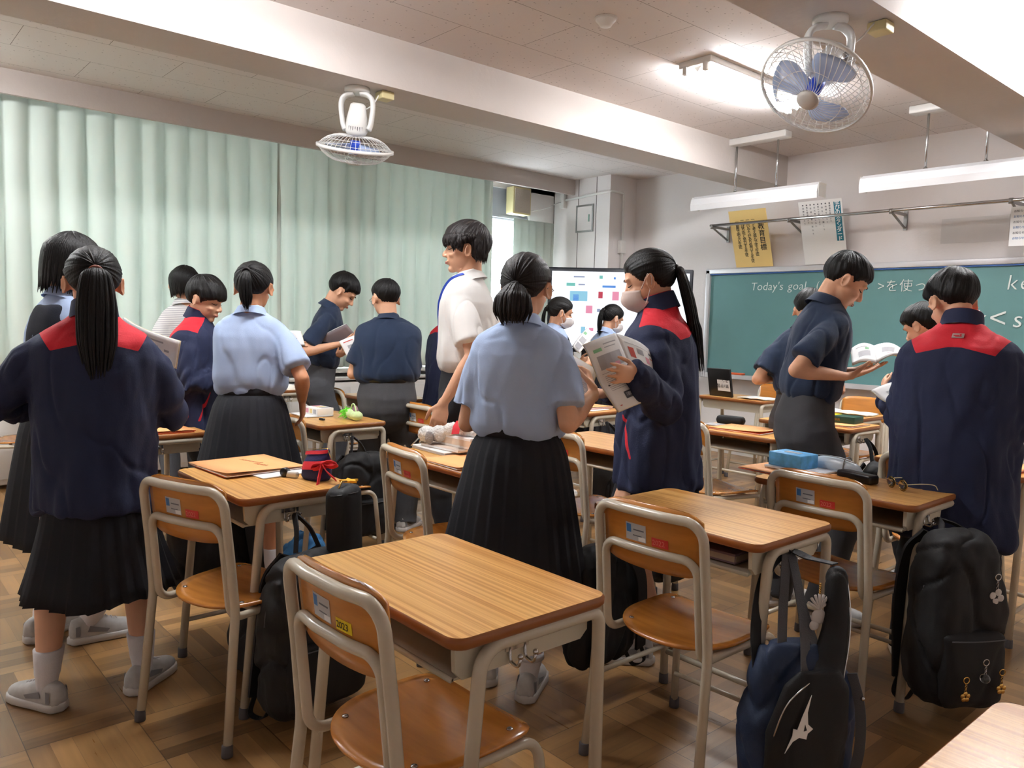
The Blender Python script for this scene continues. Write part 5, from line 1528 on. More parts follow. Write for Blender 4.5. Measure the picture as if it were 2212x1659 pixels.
PG_A = [(.10, .12, .22, .045, 3), (.40, .08, .45, .014, 2), (.40, .13, .38, .012, 2), (.12, .22, .74, .19, 2), (.55, .36, .16, .06, 5), (.10, .46, .80, .006, 2), (.12, .62, .05, .02, 1)] + lines(.14, .50, .70, 9, .026, 2, seed=3) + [(.40, .78, .36, .10, 1), (.46, .80, .24, .05, 2), (.78, .82, .12, .05, 5), (.12, .93, .06, .012, 4)]
PG_B = [(.10, .10, .80, .006, 2), (.14, .16, .13, .15, 4), (.36, .14, .16, .08, 2), (.55, .22, .12, .09, 5), (.72, .12, .18, .03, 1), (.70, .20, .2, .012, 4), (.40, .34, .14, .09, 5), (.15, .44, .75, .006, 2)] + lines(.12, .50, .75, 14, .03, 2, seed=4)
open_book('textbook', 'open textbook with green heading and red picture held by the masked girl', [[(-1.822, 1.9, 1.228), (-1.807, 2.045, 1.27), (-1.716, 1.966, 1.011), (-1.725, 2.111, 1.04)], [(-1.817, 2.239, 1.205), (-1.807, 2.045, 1.27), (-1.733, 2.307, 0.965), (-1.725, 2.111, 1.04)]],
          prints=[PG_A, [(1 - u - a, v, a, b, k) for u, v, a, b, k in PG_B]], bulge=.016)
open_book('textbook', 'open textbook behind the raised right hand of the central girl in pale blue', [[(-2.042, 2.013, 1.209), (-1.908, 2.066, 1.137), (-2.063, 1.971, 1.063), (-1.932, 2.021, 0.989)]], prints=[[(.45, .15, .35, .02, 2), (.50, .38, .14, .12, 1), (.52, .46, .10, .04, 5), (.30, .60, .28, .035, 4)] + lines(.62, .42, .3, 7, .04, 2, seed=8) + [(.55, .86, .25, .015, 1)]])
open_book('textbook', 'open textbook held flat by the tall boy before the chalkboard', [[(-1.725, 3.598, 1.208), (-1.665, 3.7, 1.234), (-1.62, 3.405, 1.15), (-1.553, 3.485, 1.167)], [(-1.59, 3.814, 1.216), (-1.665, 3.7, 1.234), (-1.507, 3.602, 1.199), (-1.553, 3.485, 1.167)]],
          prints=[[(.2, .2, .5, .03, 2), (.3, .4, .5, .3, 2), (.6, .25, .16, .1, 3)] + lines(.2, .75, .6, 4, .05, 2), [(.25, .3, .5, .3, 2), (.35, .7, .2, .1, 5)]], bulge=.02, thick=.010)
open_book('textbook', 'wide grey-covered book held edge-on by the slim boy near the curtain', [[(-4.771, 2.366, 1.111), (-4.616, 2.562, 1.26), (-4.83, 2.518, 1.028), (-4.646, 2.737, 1.098)]], cover=new_mat('grey_cover', (150, 142, 150), .5), bulge=.01, flip=True, prints=[lines(.1, .2, .7, 8, .08, 2)])
open_book('textbook', 'white rolled book sticking out beside the hanging-arm girl in pale blue', [[(-3.60, 1.66, 1.214), (-3.548, 1.723, 1.229), (-3.565, 1.662, 1.143), (-3.512, 1.725, 1.163)]], bulge=.02, thick=.012, prints=[[(.2, .55, .12, .2, 1), (.6, .5, .12, .15, 1), (.7, .78, .08, .08, 4)]])
open_book('textbook', 'open cream-edged book held to the left of the sturdy boy in glasses', [[(-4.41, 2.403, 1.149), (-4.361, 2.542, 1.204), (-4.297, 2.438, 0.998), (-4.262, 2.558, 1.027)]], prints=[[(.1, .1, .4, .03, 4), (.2, .25, .3, .12, 2), (.35, .28, .1, .07, 1)] + lines(.2, .45, .6, 8, .05, 2)])
open_book('textbook', 'large curving open page seen right of the girl with the long low ponytail', [[(-3.243, 0.857, 1.278), (-3.0, 0.973, 1.197), (-3.217, 0.872, 1.148), (-3.002, 0.958, 1.096)]], bulge=.03, prints=[[(.5, .2, .3, .06, 2), (.62, .4, .08, .14, 1), (.8, .45, .08, .08, 2), (.3, .3, .2, .03, 4)] + lines(.5, .65, .4, 4, .07, 2)])
open_book('textbook', 'paper corner poking out at the left elbow of the long-ponytail girl', [[(-3.342, 0.49, 1.077), (-3.477, 0.572, 1.134), (-3.269, 0.567, 1.026), (-3.402, 0.65, 1.079)]], cover=new_mat('tan_cover', (170, 160, 140), .6))
open_book('textbook', 'triangular paper corner poking out left of the emblem-jacket boy at right', [[(-1.44, 3.205, 1.06), (-1.412, 3.317, 1.091), (-1.371, 3.202, 1.019), (-1.312, 3.35, 1.052)]], prints=[[(.3, .4, .4, .2, 2), (.5, .7, .3, .1, 2)]], bulge=.004)
open_book('textbook', 'small open book with picture squares held in front of the bright screen', [[(-4.158, 4.216, 1.129), (-4.165, 4.378, 1.27), (-4.083, 4.221, 1.083), (-4.087, 4.385, 1.223)]], prints=[[(.08, .2, .2, .6, 2), (.13, .3, .08, .3, 1), (.36, .2, .22, .6, 2), (.42, .3, .08, .3, 1), (.7, .1, .12, .3, 3)]], bulge=.008)

# ------------------------------------------------------------------ things on the desks
TOP = DH + .0005
def slab(name, label, cat, c, size, rz, mat, edge=None, r=.003, part='cover', z=TOP):
    t = thing(name, label, cat, (c[0], c[1], z), rz)
    MB().box((0, 0, size[2] / 2), size, min(r, size[2] * .45)).build(part, mat, t)
    if edge: MB().box((0, 0, size[2] / 2), (size[0] - .004, size[1] + .0006, size[2] * .55)).box((.0015, 0, size[2] / 2), (size[0], size[1] - .006, size[2] * .55)).build('page_block', edge, t)
    return t
M['pencil'] = new_mat('faint_pencil', (196, 128, 84), .7)
def folder(label, c, size, rz, txt=None, n=3, z=TOP, mat='orange'):
    t = thing('paper_folder', label, 'folder', (c[0], c[1], z), rz)
    r = random.Random(label)
    for i in range(n - 1):
        MB().box((.002 * r.uniform(-1, 1) * 3, .002 * r.uniform(-1, 1) * 3, .0012 + .0026 * i), (size[0] - .01, size[1] - .006, .0022), 0, rz=r.uniform(-.02, .02)).build('sheets', M['paper'] if i % 2 else M['orange_edge'], t)
    m = MB(); N = 10; zt = .0026 * n
    g = []
    for j in range(2):
        for e in range(N + 1):
            pass
    rows = [[(-size[0] / 2 + size[0] * i / N, -size[1] / 2 + size[1] * j / 4, zt + .010 * (i / N) ** 3 * (1 - j / 6) * (1 if txt else .5)) for i in range(N + 1)] for j in range(5)]
    low = [[(x, y, z_ - .0014) for x, y, z_ in rr] for rr in rows]
    m.rings([a + list(reversed(b)) for a, b in zip(rows, low)]); m.build('cover', M[mat], t)
    if txt:
        text_mesh(txt[0], .026, M['pencil'], 'handwriting', t, Matrix.Translation((-.10, .015, zt + .0022)) @ Matrix.Rotation(.25, 4, 'Z'), shear=.3, ext=.0002)
        text_mesh(txt[1], .026, M['pencil'], 'handwriting', t, Matrix.Translation((.01, .02, zt + .003)) @ Matrix.Rotation(.2, 4, 'Z'), shear=.3, ext=.0002)
    return t
# desk of the long-ponytail group (orange folders, red and navy pouch)
slab('loose_papers', 'white printed sheets under the orange folder beside the red-bowed pouch', 'papers', (-2.83, 1.235), (.36, .22, .004), .10, M['paper'], part='sheet')
folder('orange folder with pencilled writing on the desk beside the red-bowed pouch', (-2.885, 1.185), (.34, .31, .01), .06, ('Homework', 'English'), 3, TOP + .0042)
pc_ = thing('drawstring_pouch', 'navy and red zipped pouch tied with a red bow', 'pouch', (-2.545, 1.30, TOP), R(20))
m_ = MB(); rings = []
for z, w_, d_, xo in ((0.0, .052, .034, 0), (.012, .060, .040, 0), (.045, .060, .036, .002), (.075, .056, .022, .006), (.100, .050, .008, .012), (.106, .046, .004, .014)):
    rings.append([(xo + w_ * math.copysign(abs(math.cos(a)) ** .8, math.cos(a)), d_ * math.sin(a), z + .008 * math.cos(a) * (z / .1)) for a in [2 * PI * i / 28 for i in range(28)]])
m_.rings(rings); m_.build('pouch_body', new_mat('navy_cotton', (38, 40, 92), .8, bump=.2, bscale=200), pc_)
m_ = MB()
for z0, z1, f in ((.040, .068, 1.03), (.092, .104, 1.06)):
    rr = []
    for z in (z0, (z0 + z1) / 2, z1):
        k_ = (z - .045) / .06; w_ = .060 - .010 * max(0, k_); d_ = .038 - .030 * max(0, k_)
        rr.append([(.004 + f * w_ * math.copysign(abs(math.cos(a)) ** .8, math.cos(a)), f * d_ * math.sin(a) + .0012 * math.copysign(1, math.sin(a)), z + .008 * math.cos(a)) for a in [2 * PI * i / 28 for i in range(28)]])
    m_.rings(rr, cap=False)
m_.build('red_band', M['red'], pc_)
bw_ = MB()
bw_.ball((.052, -.022, .062), (.012, .010, .012), 8)
for pts in ([(.052, -.024, .062), (.080, -.020, .074), (.108, -.014, .066), (.088, -.022, .056), (.052, -.024, .060)], [(.052, -.026, .062), (.030, -.040, .060), (.022, -.044, .046), (.040, -.036, .048), (.052, -.026, .060)],
            [(.052, -.024, .060), (.075, -.030, .040), (.112, -.034, .022), (.122, -.034, .014)], [(.050, -.026, .060), (.056, -.044, .030), (.066, -.062, .006), (.070, -.070, -.006)]):
    bw_.strap(spline(pts, 6), .018, .0035, (.2, -.7, .7))
bw_.build('bow', M['red'], pc_)
MB().tube([(-.040, 0, .104), (.0, 0, .108), (.052, 0, .115), (.075, -.01, .085)], .0015, 6).build('zip', M['gold'], pc_)
ct = thing('correction_tape', 'small black and white tape dispenser beside the red-bowed pouch', 'stationery', (-2.625, 1.235, TOP), R(25))
MB().box((.012, 0, .012), (.055, .020, .022), .008).build('case', M['white_plastic'], ct)
MB().lathe([(.015, -.011), (.017, -.008), (.017, .008), (.015, .011)], (-.020, 0, .0165), 18, (0, 1, 0)).build('cap', M['belt'], ct)
st_ = thing('plush_charm', 'yellow star charm lying on the desk corner beside the red bow', 'charm', (-2.425, 1.365, TOP), 0.3)
MB().prism([((.035 if i % 2 == 0 else .017) * math.cos(PI * i / 5), (.035 if i % 2 == 0 else .017) * math.sin(PI * i / 5)) for i in range(10)], .002, .010).build('star', new_mat('yellow_felt', (236, 176, 40), .8), st_)

# desk with the fluffy white case
slab('notebook', 'stack of white notebooks under the plush case, lowest', 'book', (-2.80, 2.075), (.27, .22, .016), -.05, M['paper'], M['print_grey'])
slab('notebook', 'wooden-toned workbook on top of the white notebooks', 'book', (-2.76, 2.085), (.26, .19, .014), .05, new_mat('tan_workbook', (206, 190, 176), .6), M['paper'], z=TOP + .0165)
slab('book_box', 'white boxed dictionary beneath the fluffy plush case', 'book', (-2.70, 2.10), (.20, .135, .048), .04, M['paper'], new_mat('cream_case', (226, 206, 186), .6), z=TOP + .031)
folder('orange folder right of the fluffy plush case', (-2.52, 1.93), (.28, .22, .01), -.04, None, 3)
pl = thing('plush_pencil_case', 'fluffy white plush pencil case with grey ear and red felt tag', 'pencil case', (-2.77, 2.02, TOP + .03), R(8))
def fluffy(name, blobs, mat, parent, vox=.004, amp=.006, sc=60, seed=1, loc=(0, 0, 0)):
    m = MB()
    for c, r in blobs: m.ball(c, r, 12)
    V, F, ed = remesh(m, vox, 2, .5)
    Nn = normals(V, F); V = V + Nn * (amp * np.abs(fbm(V, (sc, sc, sc), 1, seed, 2)))[:, None] + np.array(loc)
    return link(bpy.data.objects.new(name, np_mesh(name, V, F, mat)), parent)
fur = new_mat('white_fur', (236, 234, 230), .95, bump=.8, bscale=160)
fluffy('plush_body', [((-.10, 0, .038), (.045, .038, .036)), ((-.04, .02, .045), (.05, .04, .036)), ((.03, .035, .070), (.05, .04, .030)), ((.10, .05, .072), (.045, .038, .030)), ((.15, .06, .066), (.035, .032, .026))], fur, pl)
fluffy('ear', [((-.055, -.030, .030), (.026, .012, .030))], new_mat('grey_fur', (158, 152, 150), .95, bump=.8, bscale=160), pl, amp=.002)
tg = MB(); tg.strap(spline([(.06, .05, .106), (.085, .02, .112), (.10, -.015, .096), (.11, -.035, .066)], 5), .036, .003, (1, .2, 0)); tg.tube([(.045, .06, .098), (.075, .03, .110), (.09, .06, .104)], .006, 8)
tg.build('red_tag', M['red'], pl)
MB().tube([(-.13, -.01, .030), (-.15, -.03, -.0), (-.165, -.04, -.018)], .003, 6).tube([(-.13, -.012, .026), (-.128, -.02, .0)], .004, 6).build('zip_pull', M['chrome'], pl)

# desk with blue tissue box
folder('orange folders under the grey book and blue tissue box', (-1.62, 2.93), (.34, .24, .01), -.10, None, 3)
slab('notebook', 'pale grey notebook lying under the blue tissue box', 'book', (-1.60, 2.975), (.24, .17, .010), -.08, new_mat('pale_grey_cover', (196, 196, 202), .5), M['paper'], z=TOP + .0095)
tb = thing('tissue_box', 'sky blue patterned tissue box on the grey notebook', 'box', (-1.635, 2.965, TOP + .020), R(-6))
blu = new_mat('blue_cloud_print', (92, 170, 228), .5, var=.35, vscale=24)
MB().box((0, 0, .028), (.155, .115, .056), .004).build('carton', blu, tb)
MB().box((0, .0, .0565), (.07, .028, .001), 0).build('opening', M['print_grey'], tb)
cc = thing('clear_pencil_case', 'translucent pale pencil pouch behind the blue tissue box', 'pencil case', (-1.50, 3.055, TOP), R(-8))
m_ = MB(); rings = []
for i in range(15):
    t = i / 14; x = -.12 + .24 * t; e = math.sin(PI * min(1, max(0, t))) ** .35 if 0 < t < 1 else .25
    rings.append([(x, .030 * e * math.cos(a) * 1.1, .036 + .036 * e * math.sin(a) - (1 - e) * .02) for a in [2 * PI * j / 20 for j in range(20)]])
m_.rings(rings)
cl_ = new_mat('frosted_vinyl', (206, 220, 232), .3, trans=.0, var=.08, vscale=12)
m_.build('pouch', cl_, cc)
MB().tube(spline([(-.11, -.012, .058), (-.05, -.026, .072), (.03, -.028, .074), (.10, -.016, .060)], 6), .0022, 6).tube(spline([(.055, .033, .02), (.055, .022, .066), (.055, 0, .075), (.055, -.022, .066), (.055, -.034, .02)], 6), .0025, 6).build('zip', M['steel'], cc)
MB().tube([(-.08, 0, .02), (.06, .004, .024)], .005, 8).build('highlighter', new_mat('yellow_pen', (236, 220, 60), .4), cc)
for i, (a, b, ml, lb_) in enumerate((((-1.63, 2.895, TOP + .019), (-1.50, 2.935, TOP + .013), 'print_red', 'red pencil leaning in front of the blue tissue box'), ((-1.60, 2.875, TOP + .016), (-1.46, 2.93, TOP + .012), 'alu', 'silver mechanical pencil in front of the blue tissue box'))):
    d_ = Vector(b) - Vector(a); t = thing('pencil', lb_, 'pencil', a)
    MB().tube([d_ * .1, d_], .0038, 8).build('barrel', M[ml], t); MB().tube([(0, 0, 0), d_ * .1], [.0008, .0038], 8).build('tip', M['steel'], t)
slab('glasses_case', 'long black glasses case right of the blue tissue box', 'case', (-1.375, 2.985), (.155, .055, .034), R(-14), M['belt'], r=.008, part='lid')
eg = thing('eyeglasses', 'thin-rimmed eyeglasses folded open on the desk corner', 'glasses', (-1.215, 2.96, TOP + .002), R(-30))
m_ = MB()
for sx in (-1, 1):
    m_.tube([(sx * .032 + .024 * math.cos(2 * PI * j / 22), -.0, .019 + .017 * math.sin(2 * PI * j / 22)) for j in range(23)], .0013, 6, cap=False)
m_.tube([(-.009, 0, .022), (.009, 0, .022)], .0013, 6); m_.build('frame', M['gold'], eg)
for sx in (-1, 1):
    MB().tube(spline([(sx * .057, 0, .026), (sx * .060, .06, .028), (sx * .058, .11, .022), (sx * .055, .128, .004)], 5), .0016, 6).build('temple', M['paper_cream'], eg)
MB().lathe([(.0225, -.0006), (.0225, .0006)], (-.032, 0, .019), 20, (0, 1, 0)).lathe([(.0225, -.0006), (.0225, .0006)], (.032, 0, .019), 20, (0, 1, 0)).build('lenses', M['glass'], eg)

# lime green case desk
slab('notebook', 'white notebook under the picture book box on the lime case desk', 'book', (-4.24, 2.135), (.22, .17, .007), -.05, M['paper'], M['print_grey'])
bb = slab('book_box', 'white box with pastel pictures beside the lime green pencil case', 'box', (-4.21, 2.165), (.155, .105, .042), .02, M['paper'], z=TOP + .0078, part='carton')
m_ = MB()
for i, (x, w_, mt) in enumerate(((-.05, .04, 0), (0.0, .03, 1), (.045, .035, 2))):
    m_.mi = mt; m_.box((x, -.053, .021), (w_, .001, .026)).box((x, 0.01, .0425), (w_, .05, .001))
m_.build('picture', [M['print_pink'], new_mat('pastel_yellow', (236, 216, 150), .6), M['print_grey']], bb)
lc_ = thing('lime_pencil_case', 'pale lime pencil case with open mouth and bright green fringe', 'pencil case', (-3.965, 2.245, TOP), R(-12))
lime = new_mat('pale_lime_cloth', (206, 230, 170), .8, bump=.2, bscale=120)
fluffy('pouch', [((.03, 0, .030), (.055, .040, .030)), ((.085, 0, .028), (.035, .036, .027)), ((-.02, 0, .030), (.05, .032, .028))], lime, lc_, amp=.001, sc=20)
m_ = MB(); m_.tube([(.045 + .046 * math.cos(PI * j / 14), -.006, .040 + .052 * math.sin(PI * j / 14)) for j in range(15)], .0045, 8)
m_.build('open_flap', lime, lc_)
MB().ball((.045, .004, .046), (.040, .016, .038), 10).build('lining', new_mat('mauve_lining', (150, 110, 124), .8), lc_)
m_ = MB(); rr_ = random.Random(4)
for i in range(240):
    a = rr_.uniform(0, 2 * PI); b0 = Vector((rr_.uniform(-.085, .0), rr_.uniform(-.03, .015), rr_.uniform(.016, .05)))
    d_ = Vector((rr_.uniform(-1, .6), rr_.uniform(-1.2, .2), rr_.uniform(-.5, .9))).normalized() * rr_.uniform(.02, .042)
    m_.tube([b0, b0 + d_ * .6, b0 + d_ + Vector((0, 0, -.008))], [.0022, .0016, .0004], 4)
fo_ = m_.build('green_fringe', new_mat('neon_green_fur', (128, 236, 70), .8), lc_)
fo_['kind'] = 'stuff'
slab('eraser', 'small black eraser in front of the lime green pencil case', 'eraser', (-4.0, 2.075), (.04, .016, .011), R(10), M['belt'], part='sleeve')

# left desk
folder('orange notebook on the desk right of the long-ponytail girl', (-4.02, 1.24), (.26, .20, .01), .0, None, 4)
pk_ = thing('plush_pencil_case', 'red and yellow plush pencil case on the orange notebook desk', 'pencil case', (-4.11, 1.315, TOP + .012), 0)
fluffy('plush_body', [((-.05, 0, .030), (.04, .035, .032)), ((-.02, 0, .032), (.03, .033, .030))], new_mat('yellow_plush', (240, 190, 40), .9), pk_, amp=.001)
fluffy('red_tail', [((.025, .01, .036), (.028, .028, .032)), ((.065, .02, .052), (.024, .022, .026))], new_mat('red_plush', (206, 34, 38), .9), pk_, amp=.001)
MB().tube(spline([(.02, -.02, .02), (.035, -.02, .05), (.055, -.01, .075)], 5), .004, 6).build('trim_cord', M['sticker_yellow'], pk_)
slab('pencil_tin', 'dark flat pencil tin behind the red and yellow plush case', 'case', (-4.32, 1.345), (.16, .07, .022), 0.05, M['trousers_dark'], part='lid')

# further desks
folder('orange folder with a title on the desk left of the tall reading boy', (-2.46, 3.92), (.33, .25, .01), .05, ('えいご', ''), 4)
tagd = slab('pencil_pouch', 'round black pencil pouch behind the masked girl', 'pencil case', (-2.66, 4.07), (.17, .07, .05), .2, M['black_bag'], r=.022, part='pouch')
slab('notebook', 'grey notebook under the round black pouch', 'book', (-2.70, 4.05 - .09), (.10, .10, .006), .0, M['print_grey'])
folder('orange sheets under the green boxed dictionary', (-2.30, 4.70), (.28, .25, .01), 0, None, 3)
dc = slab('dictionary', 'dark green boxed dictionary with a yellow band', 'book', (-2.31, 4.76), (.21, .13, .042), .03, new_mat('bottle_green', (26, 66, 52), .5), z=TOP + .0095)
MB().box((-.055, -.0, .0215), (.045, .132, .0435), .001).build('yellow_band', M['sticker_yellow'], dc)
text_mesh('英和', .026, M['print_red'], 'lettering', dc, Matrix.Translation((-.073, -.0668, .010)) @ Matrix.Rotation(PI / 2, 4, 'X'), ext=.0003)
text_mesh('辞典', .018, M['gold'], 'lettering', dc, Matrix.Translation((-.02, -.0658, .014)) @ Matrix.Rotation(PI / 2, 4, 'X'), ext=.0003)
for (x, y, l_) in ((-2.80, 5.40, 'white open booklet on the turned desk near the chalkboard, left one'), (-2.52, 5.36, 'white open booklet on the turned desk near the chalkboard, right one'), (-3.50, 5.72, 'white papers beside the black stand-up file')):
    open_book('booklet', l_, [[(x - .13, y - .09, TOP + .010), (x, y - .09, TOP + .014), (x - .13, y + .09, TOP + .010), (x, y + .09, TOP + .014)], [(x + .13, y - .09, TOP + .010), (x, y - .09, TOP + .014), (x + .13, y + .09, TOP + .010), (x, y + .09, TOP + .014)]], thick=.005, bulge=.006, prints=[lines(.1, .15, .7, 6, .12), lines(.1, .15, .7, 6, .12)])
fl = thing('file_stand', 'black upright file with a white Japanese label seen upside down', 'file', (-3.80, 5.66, TOP), R(-12))
fl.rotation_euler = (R(12), 0, R(-6))
MB().box((0, 0, .12), (.24, .022, .24), .004).build('cover', M['belt'], fl)
MB().box((.045, -.0118, .10), (.13, .001, .095)).build('label', M['paper'], fl)
for t_, zz in (('ネシ', .125), ('第1学習', .080)):
    text_mesh(t_, .036, M['ink_black'], 'lettering', fl, Matrix.Translation((.10, -.0128, zz + .018)) @ Matrix.Rotation(PI, 4, 'Y') @ Matrix.Rotation(PI / 2, 4, 'X') @ Matrix.Rotation(PI, 4, 'X') @ Matrix.Rotation(PI, 4, 'Z') @ Matrix.Rotation(PI, 4, 'Y') if False else Matrix.Translation((.10, -.0128, zz + .03)) @ Matrix.Rotation(PI, 4, 'Y') @ Matrix.Rotation(PI / 2, 4, 'X'), ext=.0003)
folder('pile of orange folders on the desk under the drooping textbook page, topmost', (-3.72, 3.93), (.28, .24, .01), .0, None, 5, TOP + .006)
slab('loose_papers', 'white papers under the orange folder pile beneath the drooping page', 'papers', (-3.70, 3.88), (.30, .20, .005), .12, M['paper'], part='sheet')
tag(MB().ball((0, 0, .012), (.03, .02, .013), 10).build('yellow_eraser', M['sticker_yellow'], None, (-3.86, 4.03, TOP + .020)), 'small yellow rounded eraser on the orange folder pile', 'eraser')
q_ = slab('book', 'thick tan dictionary with a blue cover by the boy in glasses', 'book', (-5.02, 3.18), (.24, .17, .045), -.1, new_mat('sky_cover', (110, 168, 214), .5), new_mat('tan_pages', (186, 150, 120), .7))
q_ = slab('book', 'red book standing on a teal one behind the boy in glasses, upper', 'book', (-3.93, 3.03), (.10, .07, .030), .3, M['red'], M['paper'], z=TOP + .022)
q_ = slab('book', 'teal book under the red one behind the boy in glasses', 'book', (-3.93, 3.03), (.12, .08, .021), .2, new_mat('teal_cover', (30, 150, 150), .5), M['paper'])
folder('orange folder at the right edge behind the emblem-jacket boy', (-1.14, 3.85), (.20, .24, .01), .0, None, 3)
slab('notebook', 'pile of workbooks in the tray of the bare desk by the sports bag', 'book', (-1.36, 2.02), (.28, .22, .030), .04, new_mat('mauve_workbook', (120, 100, 116), .6), new_mat('worn_pages', (170, 156, 140), .8), z=.629)

# ------------------------------------------------------------------ bags
def superring(w_, d_, z, xo=0, yo=0, p=3.2, n=36):
    out = []
    for i in range(n):
        a = 2 * PI * i / n; c_, s_ = math.cos(a), math.sin(a); r_ = 1 / ((abs(c_) ** p + abs(s_) ** p) ** (1 / p))
        out.append((xo + w_ * r_ * c_, yo + d_ * r_ * s_, z))
    return out
def soft(name, build, mat, parent, vox=.009, amp=.008, sc=7, seed=1):
    m = MB(); build(m); V, F, ed = remesh(m, vox, 3, .5)
    Nn = normals(V, F); rid = np.abs(fbm(V, (sc * .9, sc * .9, sc * .7), 1, seed + 20, 1)); V = V - Nn * (amp * .8 * np.exp(-(rid / .06) ** 2))[:, None]
    V = V + Nn * (amp * fbm(V, (sc, sc, sc * .6), 1, seed, 3) + amp * .35 * fbm(V, (sc * 3, sc * 3, sc * 1.5), 1, seed + 7, 2))[:, None]
    return link(bpy.data.objects.new(name, np_mesh(name, V, F, mat)), parent)
def backpack(label, loc, rz, w_, d_, h_, seed, mat='black_bag', hang=.14, tails=True, group=None):
    """origin on the hook; x = across, y = outwards from the desk"""
    t = thing('backpack', label, 'bag', loc, rz, group)
    zt = -hang; zb = -hang - h_
    def body(m):
        prof = [(0, .55, .35, 0), (.04, .78, .60, .01), (.12, .92, .82, .01), (.35, 1, 1, 0), (.7, 1.03, 1.05, 0), (.9, 1.0, 1.0, 0), (.97, .9, .85, 0), (1, .7, .6, 0)]
        m.rings([superring(w_ / 2 * a, d_ / 2 * b, zt - h_ * f, 0, d_ / 2 + .01 + yo, 4.5) for f, a, b, yo in prof])
    b = soft('bag_body', body, M[mat], t, seed=seed, amp=.016)
    z = MB(); z.tube([(w_ / 2 * .99 * math.cos(a), d_ * .62, zt - h_ * .40 + h_ * .39 * math.sin(a)) for a in [PI * i / 20 for i in range(21)]], .0035, 6)
    z.build('main_zip', M['grey_web'], t)
    def pocket(m):
        m.rings([superring(w_ / 2 * a * .86, .035 * b, zt - h_ * f, 0, d_ * 1.02 + .004) for f, a, b in ((.52, .8, .3), (.55, .97, .8), (.75, 1, 1), (.92, .95, .9), (.96, .8, .3))])
    soft('front_pocket', pocket, M[mat], t, seed=seed + 3, amp=.005)
    z = MB(); z.tube([(x, d_ * 1.02 + .036 - 8 * (x * x) * .1, zt - h_ * .56) for x in [-.36 * w_ + .72 * w_ * i / 10 for i in range(11)]], .0022, 6)
    z.build('pocket_zip', M['grey_web'], t)
    hd = MB(); hd.strap(spline([(-.045, d_ * .4, zt - .004), (-.025, d_ * .25, zt + hang * .6), (-.004, .0, -.002), (.004, .0, -.002), (.025, d_ * .25, zt + hang * .6), (.045, d_ * .4, zt - .004)], 6), .022, .004, (0, 1, .2))
    hd.build('carry_loop', M['black_bag'], t)
    for sx in (-1, 1):
        s_ = MB(); s_.strap(spline([(sx * .05, .02, zt - .02), (sx * .09, -.012, zt - .10), (sx * .11, -.014, zt - h_ * .5), (sx * w_ * .40, .0, zt - h_ * .93)], 8), .055, .010, (1, 0, 0))
        s_.build('shoulder_strap', M[mat], t)
        if tails:
            s_ = MB(); s_.strap(spline([(sx * w_ * .40, .0, zt - h_ * .90), (sx * w_ * .44, -.01, zb - .02), (sx * (w_ * .36), .02, zb - .035), (sx * w_ * .30, .04, zb + .01)], 6), .018, .003, (1, 0, 0))
            s_.build('strap_tail', M['black_bag'], t)
    return t
HX = .262 + .048; HZ = .650
def hook(i, side=1): x, y, r, l = DESKS[i]; return (x + side * HX, y - .03, HZ)
# backpack on the desk with the red-bowed pouch
b1 = backpack('black backpack with hanging strap loop behind the nearest chair', (hook(4)[0] + .01, hook(4)[1], HZ), R(-82), .36, .17, .50, 3, hang=.10)
cs = thing('instrument_case', 'long narrow black zipped case standing behind the nearest desk', 'bag', (-2.275, 1.275, .20), 0)
cs.rotation_euler = (R(-2), R(6), R(-60))
m_ = MB(); m_.rings([superring(a * .060, a * .044, z, 0, 0, 4.0, 28) for z, a in ((0, .7), (.012, .95), (.03, 1), (.50, 1), (.54, .98), (.556, .8), (.562, .5))])
m_.build('case_body', M['black_bag'], cs)
MB().tube([(.059 * math.cos(a), .043 * math.sin(a), .545 + .004 * math.sin(a * 2)) for a in [2 * PI * i / 24 for i in range(25)]], .002, 6).build('zip', M['belt'], cs)
MB().lathe([(.006, 0), (.006, .003)], (-.02, -.038, .47), 12, (0, -1, 0)).build('stud', M['chrome'], cs)
MB().tube([(.03, 0, .562), (.01, 0, .580), (-.02, 0, .572)], .003, 6).build('zip_pull', M['gold'], cs)
# backpack with charms
b2 = backpack('bulky black backpack with metal charms hanging from the right-hand desk', (hook(2)[0] + .03, hook(2)[1] - .06, HZ + .02), R(-122), .265, .19, .57, 11, hang=.02)
b2m = Matrix.Translation(b2.location) @ Matrix.Rotation(R(-122), 4, 'Z')
white_fab = new_mat('pale_felt', (214, 208, 204), .8)
def charm(label, p, kind):
    t = thing('bag_charm', label, 'charm', tuple(b2m @ Vector(p)), R(-122), 'charms clipped to the black backpack')
    mt = M['chrome'] if kind in ('clover', 'ball') else M['gold']
    MB().tube([(.010 * math.cos(2 * PI * j / 18), 0, .010 * math.sin(2 * PI * j / 18)) for j in range(19)], .0018, 6, cap=False).build('ring', mt, t)
    ch = MB()
    for k in range(4):
        ch.tube([(.004 * math.cos(2 * PI * j / 10) * (1 if k % 2 else .2), .004 * math.cos(2 * PI * j / 10) * (.2 if k % 2 else 1), -.014 - .007 * k + .005 * math.sin(2 * PI * j / 10)) for j in range(11)], .001, 5, cap=False)
    ch.build('chain', mt, t)
    if kind == 'ball': MB().ball((0, 0, -.052), .015, 10).build('bead', M['glass'], t)
    else:
        f = MB(); sz_ = 1.5 if kind == 'clover' else 1
        for k in range(4 if kind == 'clover' else 5):
            a = 2 * PI * k / (4 if kind == 'clover' else 5) + .3; f.ball((.010 * sz_ * math.cos(a), 0, -.054 - (.01 if sz_ > 1 else 0) + .010 * sz_ * math.sin(a)), (.008 * sz_, .003, .008 * sz_), 7)
        f.build('pendant', white_fab if kind == 'clover' else M['gold'], t)
charm('silver chain with a white clover pendant on the upper part of the backpack', (-.065, .205, -.14), 'clover')
